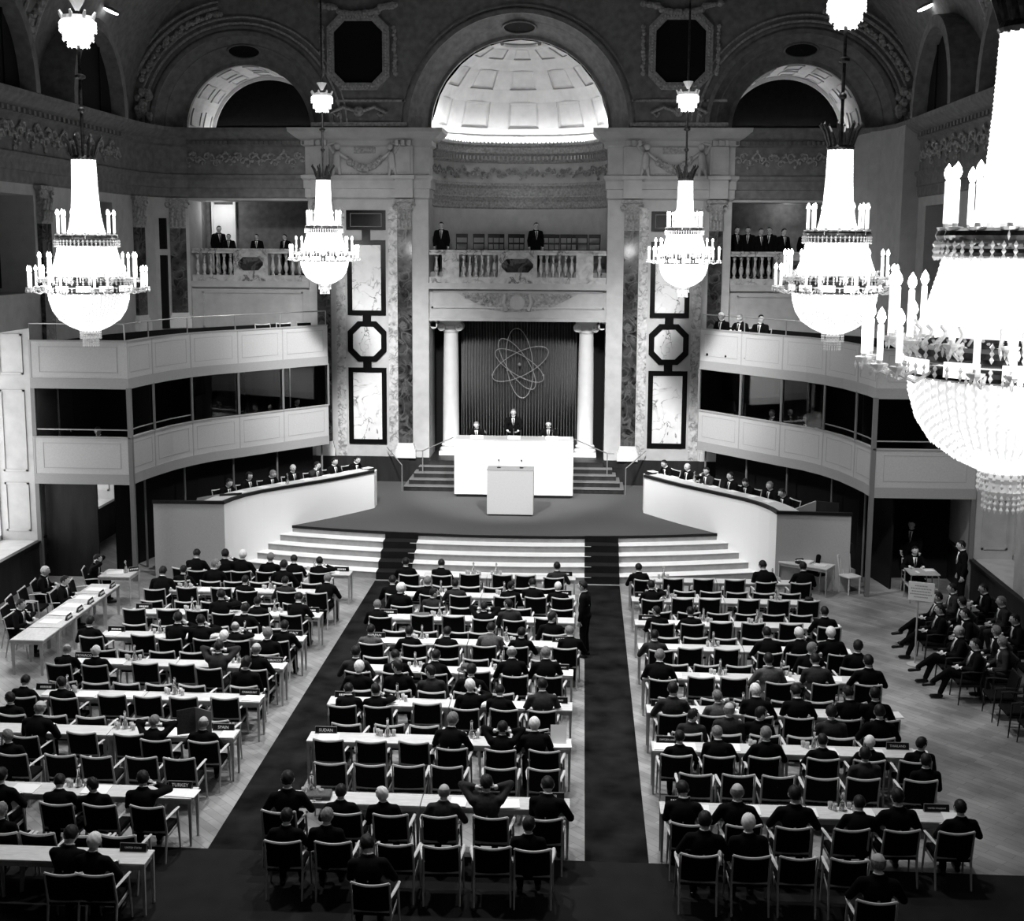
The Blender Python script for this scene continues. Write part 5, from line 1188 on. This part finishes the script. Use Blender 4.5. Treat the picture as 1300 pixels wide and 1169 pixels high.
# secretariat behind the curved desks
for sx, hs in ((-1, [(-7.69, 33.39), (-7.23, 34.14), (-6.8, 34.79), (-6.25, 35.45), (-5.75, 36.1), (-5.3, 36.7), (-4.85, 37.4)]), (1, [(4.86, 37.56), (5.37, 36.75), (5.91, 36.2), (6.45, 35.3), (6.9, 34.7), (7.4, 34.0), (7.75, 33.3)])):
    n = len(hs)
    for i, (x, y) in enumerate(hs):
        a = hs[max(0, i - 1)]; c = hs[min(n - 1, i + 1)]; d = V((c[0] - a[0], c[1] - a[1])).normalized(); f = V((d.y, -d.x))
        if f.x * sx > 0: f = -f
        rz = atan2(-f.x, f.y); px, py = x - f.x * .24, y - f.y * .24
        k = i if sx < 0 else n - 1 - i; pl = '%s from the outer end behind the %s curved desk' % (ORD[k], 'left' if sx < 0 else 'right')
        code = ['dk', 'dk', 'gk', 'bk', 'dc', 'dk', 'dk'][k] if sx < 0 else ['dk', 'gk', 'dk', 'dk', 'dc', 'bk', 'dk'][k]; lg = (sx < 0 and k == 1)
        dup(first, (px, py, 1.15), rz, 'dark armchair, ' + pl, 'chairs behind the curved desks')
        person(['lean', 'sit', 'write', 'lap', 'cheek', 'sit', 'lean'][k], px, py, 1.15, rz, code, ('person with long dark hair seated ' if lg else '%s person seated ' % who(code)) + pl, 'secretariat at the curved desks', .97, lg)
        paper(x + f.x * .62, y + f.y * .62, 2.041, rz, .3, .22, 'white papers before the person %s' % pl, 'papers on the curved desks')
    dup(pc, (hs[2][0] + .55 * -sx + .1, hs[2][1] - .45, 2.041), 0, 'carafe on the %s curved desk' % ('left' if sx < 0 else 'right'))
# galleries and balconies
def gallery_chair():
    t = thing('gallery_chair', 'chair', 'chair')
    a = MB(); a.box(-.2, .2, -.2, .2, .43, .46); a.build('seat', 'dark_wood', t)
    for sx in (-1, 1):
        a = MB(); a.tube([(sx * .18, .18, 0), (sx * .18, .18, .43)], .016, 6); a.build('leg', 'dark_wood', t)
        a = MB(); a.tube([(sx * .18, -.18, 0), (sx * .18, -.18, .45), (sx * .19, -.22, .95)], .016, 6); a.build('leg', 'dark_wood', t)
    a = MB(); a.box(-.2, .2, -.23, -.2, .84, .97); a.box(-.19, .19, -.215, -.19, .62, .68); a.build('back_rail', 'dark_wood', t)
    return t
gc = None
for i, (x, y, z) in enumerate([(-2.0, 42.6, 8.2), (-1.45, 42.75, 8.2), (-.9, 42.55, 8.2), (-.75, 43.1, 8.35), (-.1, 43.1, 8.35), (-.2, 42.55, 8.2), (1.0, 42.6, 8.2), (1.15, 43.1, 8.35), (1.55, 42.6, 8.2), (1.75, 43.0, 8.35), (2.1, 42.6, 8.2), (2.5, 42.5, 8.2)]):
    lab = 'dark wooden chair in the central gallery, %s from the left' % ORD[i]
    if gc is None: gc = gallery_chair(); gc.location = (x, y, 8.2); gc.rotation_euler = (0, 0, pi); gc['label'] = lab; gc['group'] = 'central gallery chairs'
    else: dup(gc, (x, y, 8.2), pi + rp_.uniform(-.15, .15), lab)
GP = [(-2.62, 42.1, 7.9, 0, 'central gallery, far left behind the balustrade'), (.55, 42.1, 7.9, .25, 'central gallery, right of its middle'),
      (-10.55, 43.2, 7.75, .6, 'left gallery before the lit doorway'), (-9.9, 42.2, 7.3, .1, 'left gallery, second from the doorway'), (-8.93, 42.2, 7.3, 0, 'left gallery, third from the doorway'), (-7.95, 42.2, 7.3, -.4, 'left gallery, nearest the pier'),
      (7.25, 42.5, 7.8, .3, 'right gallery, first from the pier'), (7.67, 42.7, 7.8, -.2, 'right gallery, second from the pier'), (8.05, 42.5, 7.75, .2, 'right gallery, third from the pier'), (8.4, 42.7, 7.8, -.5, 'right gallery, fourth from the pier'), (8.8, 42.5, 7.75, .4, 'right gallery, fifth from the pier'), (9.55, 42.5, 7.75, 0, 'right gallery, alone behind the chandelier')]
for sx in (-1, 1):
    q = MB(); q.box(*sorted((sx * 6.96, sx * 11.1)), 41.9, 43.9, 7.55, 7.74); struct(q, 'floor_riser_left' if sx < 0 else 'floor_riser_right', 'interior_dark')
for x, y, z, rz, d in GP: person('stand', x, y, max(z, 7.74) if abs(x) > 3 else z, pi + rz, 'dk', 'dark person standing in the ' + d, 'spectators in the galleries', .96 if z > 7.5 else .80)
for sx in (-1, 1):
    q = MB(); q.slab([(sx * 6.0, 38.7), (sx * 7.6, 36.7), (sx * 8.6, 37.6), (sx * 6.8, 39.8)], [], 5.23, 5.5, 'z'); tag(q.build('balcony_riser', 'interior_dark'), 'dark seating step on the deck of the %s balcony' % ('left' if sx < 0 else 'right'), 'platform', 'steps on the balconies')
    for i, (x, y) in enumerate(((6.55, 38.55), (7.05, 37.95), (7.55, 37.35))):
        rz = RAD(140) * 1 if sx > 0 else RAD(-140)
        dup(first, (sx * x, y, 5.5), rz, 'dark armchair on top of the %s balcony, %s from the stage' % ('left' if sx < 0 else 'right', ORD[i]), 'chairs on the balconies')
        if sx > 0: person(['lap', 'sit', 'left'][i], sx * x, y, 5.5, rz, ['wk', 'gk', 'dk'][i], '%s spectator seated on top of the right balcony' % ['white-haired', 'grey-haired', 'dark-haired'][i], 'spectators on the right balcony')
for i, (x, y, rz, code, d) in enumerate(((7.05, 38.75, 135, 'gl', 'right glazed booth nearest the stage'), (8.05, 37.45, 135, 'gk', 'middle glazed booth on the right'), (8.9, 36.4, 130, 'gl', 'outer glazed booth on the right'), (-7.0, 38.7, -135, 'dk', 'left glazed booth nearest the stage'), (-11.4, 32.15, 180, 'dk', 'end bay of the left balcony nearest the wall'), (-10.6, 32.15, 180, 'dk', 'middle of the end bay of the left balcony'))):
    a = (x + sin(RAD(rz)) * .0, y); dup(first, (x, y, 2.72), RAD(rz), 'dark armchair in the ' + d, 'interpreters\' chairs'); person('sit', x, y, 2.72, RAD(rz), code, 'interpreter seated in the ' + d, 'interpreters', .97)
# ================================================================ CHANDELIERS
def chandelier(x, y, z, top, label):
    t = thing('chandelier', label, 'chandelier', (x, y, z), 0, 'crystal chandeliers of the hall')
    def flut(prof, n, amp, name, m, parent=t):
        a = MB(); N = n * 2; vs = []; fs = []
        for r, zz in prof:
            for k in range(N): rr = r * (1 + (amp if k % 2 else -amp)); vs.append((rr * cos(pi * 2 * k / N), rr * sin(2 * pi * k / N), zz))
        for i in range(len(prof) - 1):
            for k in range(N): fs.append((i * N + k, i * N + (k + 1) % N, (i + 1) * N + (k + 1) % N, (i + 1) * N + k))
        a.add(vs, fs); return a, name, m, parent
    def strands(a, prof, n, step=.055, r=.017):
        for k in range(n):
            u = 2 * pi * k / n
            for i in range(len(prof) - 1):
                (r0, z0), (r1, z1) = prof[i], prof[i + 1]; L = max(1, int(sqrt((r1 - r0) ** 2 + (z1 - z0) ** 2) / step))
                for q_ in range(L):
                    f = (q_ + (.5 if k % 2 else 0)) / L; rr = r0 + (r1 - r0) * f; a.octa((rr * cos(u), rr * sin(u), z0 + (z1 - z0) * f), r, r * 1.5)
    TP = [(.19, 2.17), (.205, 1.7), (.23, 1.3), (.275, 1.05), (.32, .9)]; SP = [(.47, .74), (.5, .6), (.55, .42), (.63, .2)]
    BW = [(.67, -.06), (.655, -.2), (.6, -.38), (.5, -.53), (.34, -.64), (.18, -.71), (.05, -.74)]
    for nm, P, n in (('crystal_tower', TP, 36), ('crystal_skirt', SP, 56), ('crystal_bowl', BW, 60)):
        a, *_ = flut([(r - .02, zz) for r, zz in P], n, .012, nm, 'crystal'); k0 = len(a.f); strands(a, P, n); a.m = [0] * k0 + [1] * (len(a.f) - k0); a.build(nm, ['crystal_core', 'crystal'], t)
    a = MB()
    for zz, r0, w in ((.86, .52, .05), (.75, .5, .04), (.08, .70, .06), (-.04, .70, .05)): a.lathe([(r0 - .06, zz - w), (r0, zz - w * .6), (r0 + .015, zz), (r0, zz + w * .6), (r0 - .06, zz + w)], 48)
    a.build('ring', 'bronze', t)
    a = MB()
    for k in range(48):
        u = 2 * pi * k / 48
        for r0, zz, L in ((.535, .80, 3), (.72, .16, 3), (.725, .0, 2)):
            for q_ in range(L): a.octa((r0 * cos(u), r0 * sin(u), zz - q_ * .04), .02, .028)
    for k in range(32):
        u = 2 * pi * k / 32; a.tube([((.68 + .035 * sin(i * 1.3)) * cos(u), (.68 + .035 * sin(i * 1.3)) * sin(u), .10 + .035 * i) for i in range(6)], .012, 5)
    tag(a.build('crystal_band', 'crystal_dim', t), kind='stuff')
    for k in range(12):                                                      # lit plaques between the arms
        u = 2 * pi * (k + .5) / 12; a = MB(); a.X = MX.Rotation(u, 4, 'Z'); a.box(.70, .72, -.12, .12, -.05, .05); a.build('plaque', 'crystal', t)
    def candle(r, u, zb, h, arm):
        c, s = r * cos(u), r * sin(u)
        a = MB(); a.lathe([(.001, -.03), (.02, -.03), (.055, 0), (.06, .015), (.02, .02), (.018, .05)], 10, (c, s, zb)); a.tube([((arm) * cos(u), arm * sin(u), zb - .02), ((arm + r) / 2 * cos(u), (arm + r) / 2 * sin(u), zb - .09), (c, s, zb - .03)], .012, 5)
        for q_ in range(5): v = 2 * pi * q_ / 5; a.octa((c + .055 * cos(v), s + .055 * sin(v), zb - .04), .014, .035)
        arm_o = a.build('arm', 'crystal_dim', t)
        a = MB(); a.lathe([(.001, .04), (.021, .04), (.021, h), (.012, h + .01), (.001, h + .01)], 8, (c, s, zb)); a.build('candle', 'candle_wax', arm_o, True)
        a = MB(); a.lathe([(.001, h + .005), (.018, h + .02), (.03, h + .05), (.022, h + .085), (.001, h + .12)], 8, (c, s, zb)); a.build('bulb', 'bulb', arm_o, True)
    for k in range(16): candle(.97, 2 * pi * (k + (.22 if k % 2 else -.22)) / 16, .0, .27, .68)
    for k in range(14): candle(.80, 2 * pi * (k + .5) / 14, .16, .34, .62)
    for k in range(14): candle(.47, 2 * pi * (k + .25) / 14, .90, .32, .36)
    a = MB(); a.lathe([(.10, -.70), (.12, -.78), (.09, -.82), (.11, -.87), (.06, -.93), (.001, -.95)], 20)
    for k in range(20):
        u = 2 * pi * k / 20
        for r0, zz, L in ((.17, -.74, 4), (.13, -.87, 4)):
            for q_ in range(L): a.octa((r0 * cos(u), r0 * sin(u), zz - q_ * .04), .016, .028)
    a.build('finial', 'crystal_dim', t)
    a = MB(); a.lathe([(.2, 2.17), (.22, 2.2), (.2, 2.24)], 24)
    for k in range(8):
        u = 2 * pi * k / 8
        a.tube([((.19 + d) * cos(u), (.19 + d) * sin(u), 2.22 + e) for d, e in ((0, 0), (.03, .12), (.07, .24), (.14, .34), (.12, .38))], [.02, .035, .04, .03, .01], 6, flat=.6)
        v = u + .39; a.tube([((.18 + d) * cos(v), (.18 + d) * sin(v), 2.22 + e) for d, e in ((0, 0), (.03, .1), (.06, .2))], [.02, .03, .01], 6)
    a.build('crown', 'bronze', t)
    a = MB(); a.tube([(0, 0, 2.2), (0, 0, top - z)], .028, 8)
    for zz, r0 in ((3.0, .06), (3.55, .09)): a.lathe([(.03, zz - .05), (r0, zz - .02), (r0, zz + .02), (.03, zz + .05)], 12)
    a.build('stem', 'bronze', t)
    a = MB()
    for r0, z0, z1 in ((.29, 4.28, 4.45), (.24, 4.14, 4.28), (.17, 4.04, 4.14)): a.lathe([(r0 * .9, z0), (r0, z0 + .01), (r0, z1), (r0 * .9, z1)], 24); strands(a, [(r0 + .005, z0), (r0 + .005, z1)], 24, .05, .016)
    a.build('upper_bell', 'crystal', t)
    a = MB()
    for k in range(8):
        u = 2 * pi * k / 8; a.tube([((.26 + d) * cos(u), (.26 + d) * sin(u), 4.48 + e) for d, e in ((0, 0), (.02, .06), (.05, .11), (.03, .12))], [.022, .03, .02, .01], 6)
    a.lathe([(.03, 4.62), (.12, 4.78), (.14, 4.82), (.03, 4.84)], 12); a.lathe([(.2, 4.46), (.27, 4.47), (.27, 4.53), (.2, 4.54)], 20); a.build('upper_crown', 'crystal_dim', t)
    return t
CH = [(-6.38, 21.2, 8.02, 'lit crystal chandelier hanging before the outer end of the left balcony'), (-5.17, 35.2, 8.40, 'small-looking lit chandelier hanging before the left pier'), (4.93, 35.0, 8.40, 'small-looking lit chandelier hanging before the right pier'),
      (6.20, 20.4, 8.15, 'lit crystal chandelier hanging before the right balcony'), (5.07, 8.6, 8.02, 'huge close chandelier cut by the right edge of the photo')]
first_c = None
for x, y, z, lab in CH:
    if first_c is None: first_c = chandelier(x, y, z, 17.3, lab)
    else: dup(first_c, (x, y, z), RAD(7) * len(lab), lab)
# ================================================================ LIGHT
CHL = CH
SC.view_settings.view_transform = 'Standard'; SC.view_settings.look = 'None'; SC.view_settings.gamma = 1.0; SC.view_settings.exposure = 0.0; SC.view_settings.use_curve_mapping = False
w = bpy.data.worlds.new('world'); SC.world = w; w.use_nodes = True; w.node_tree.nodes['Background'].inputs[0].default_value = (0, 0, 0, 1)
def lamp(kind, name, loc, power, aim=None, **k):
    l = bpy.data.lights.new(name, kind); l.energy = power
    for a, b in k.items(): setattr(l, a, b)
    o = bpy.data.objects.new(name, l); COL.objects.link(o); o.location = loc
    if aim is not None: o.rotation_euler = (V(aim) - V(loc)).to_track_quat('-Z', 'Y').to_euler()
    return o
# ceiling floodlights over the seating
for i, (x, y, e) in enumerate(((-5, 28, 1), (4, 28, .7), (-5, 20, 1), (4, 20, .6), (0, 24, .9))):
    lamp('SPOT', 'ceiling_flood', (x, y, 17.2), 5200 * e, (x * .8, y, 0), spot_size=RAD(74), spot_blend=.6, shadow_soft_size=.35)
# stage floods from high on the vault
lamp('SPOT', 'stage_flood', (-4, 20, 16.5), 18500, (0, 39, 1.6), spot_size=RAD(18), spot_blend=.6, shadow_soft_size=.2)
lamp('SPOT', 'stage_flood', (4, 20, 16.5), 18500, (0, 39, 1.6), spot_size=RAD(18), spot_blend=.6, shadow_soft_size=.2)
for sx in (-1, 1): lamp('SPOT', 'pier_flood', (sx * 3, 22, 16.5), 30000, (sx * 4.6, 41, 2.6), spot_size=RAD(27), spot_blend=.9, shadow_soft_size=.9)
for x, y, z, _l in CHL:                    # the candle bulbs' light
    for k in range(3): lamp('POINT', 'chandelier_glow', (x + 1.3 * cos(2.1 * k + .5), y + 1.3 * sin(2.1 * k + .5), z + .2), 48, shadow_soft_size=.15)
for sx in (-1, 1): lamp('SPOT', 'desk_fill', (sx * 6, 24, 16.5), 9000, (-sx * 5.6, 34.8, 1.4), spot_size=RAD(24), spot_blend=1.0, shadow_soft_size=.8)  # added spots, brightening the curved desk fronts
for sx in (-1, 1): lamp('POINT', 'dome_lamp', (sx * 2.62, 42.3, 12.7), 45, shadow_soft_size=.12)
lamp('POINT', 'gallery_fill', (-10.5, 43.1, 9.9), 26, shadow_soft_size=.1); lamp('POINT', 'gallery_fill', (9.0, 43.2, 10.1), 22, shadow_soft_size=.1); lamp('POINT', 'gallery_fill', (0, 43.4, 10.6), 8, shadow_soft_size=.15)  # added fill lights for the doorway and gallery back walls
lamp('SPOT', 'wall_fill', (7, 18, 16.5), 7000, (11.4, 31.2, 2.6), spot_size=RAD(24), spot_blend=.9, shadow_soft_size=.5)  # added spot, lifting the dim right wall and balcony end
for sx in (-1, 1): lamp('SPOT', 'hall_fill', (sx * 2, 19, 16.8), 12000, (sx * 6.0, 39.5, 6.2), spot_size=RAD(36), spot_blend=1.0, shadow_soft_size=.9)  # added wide spots, lifting the parapets and facade
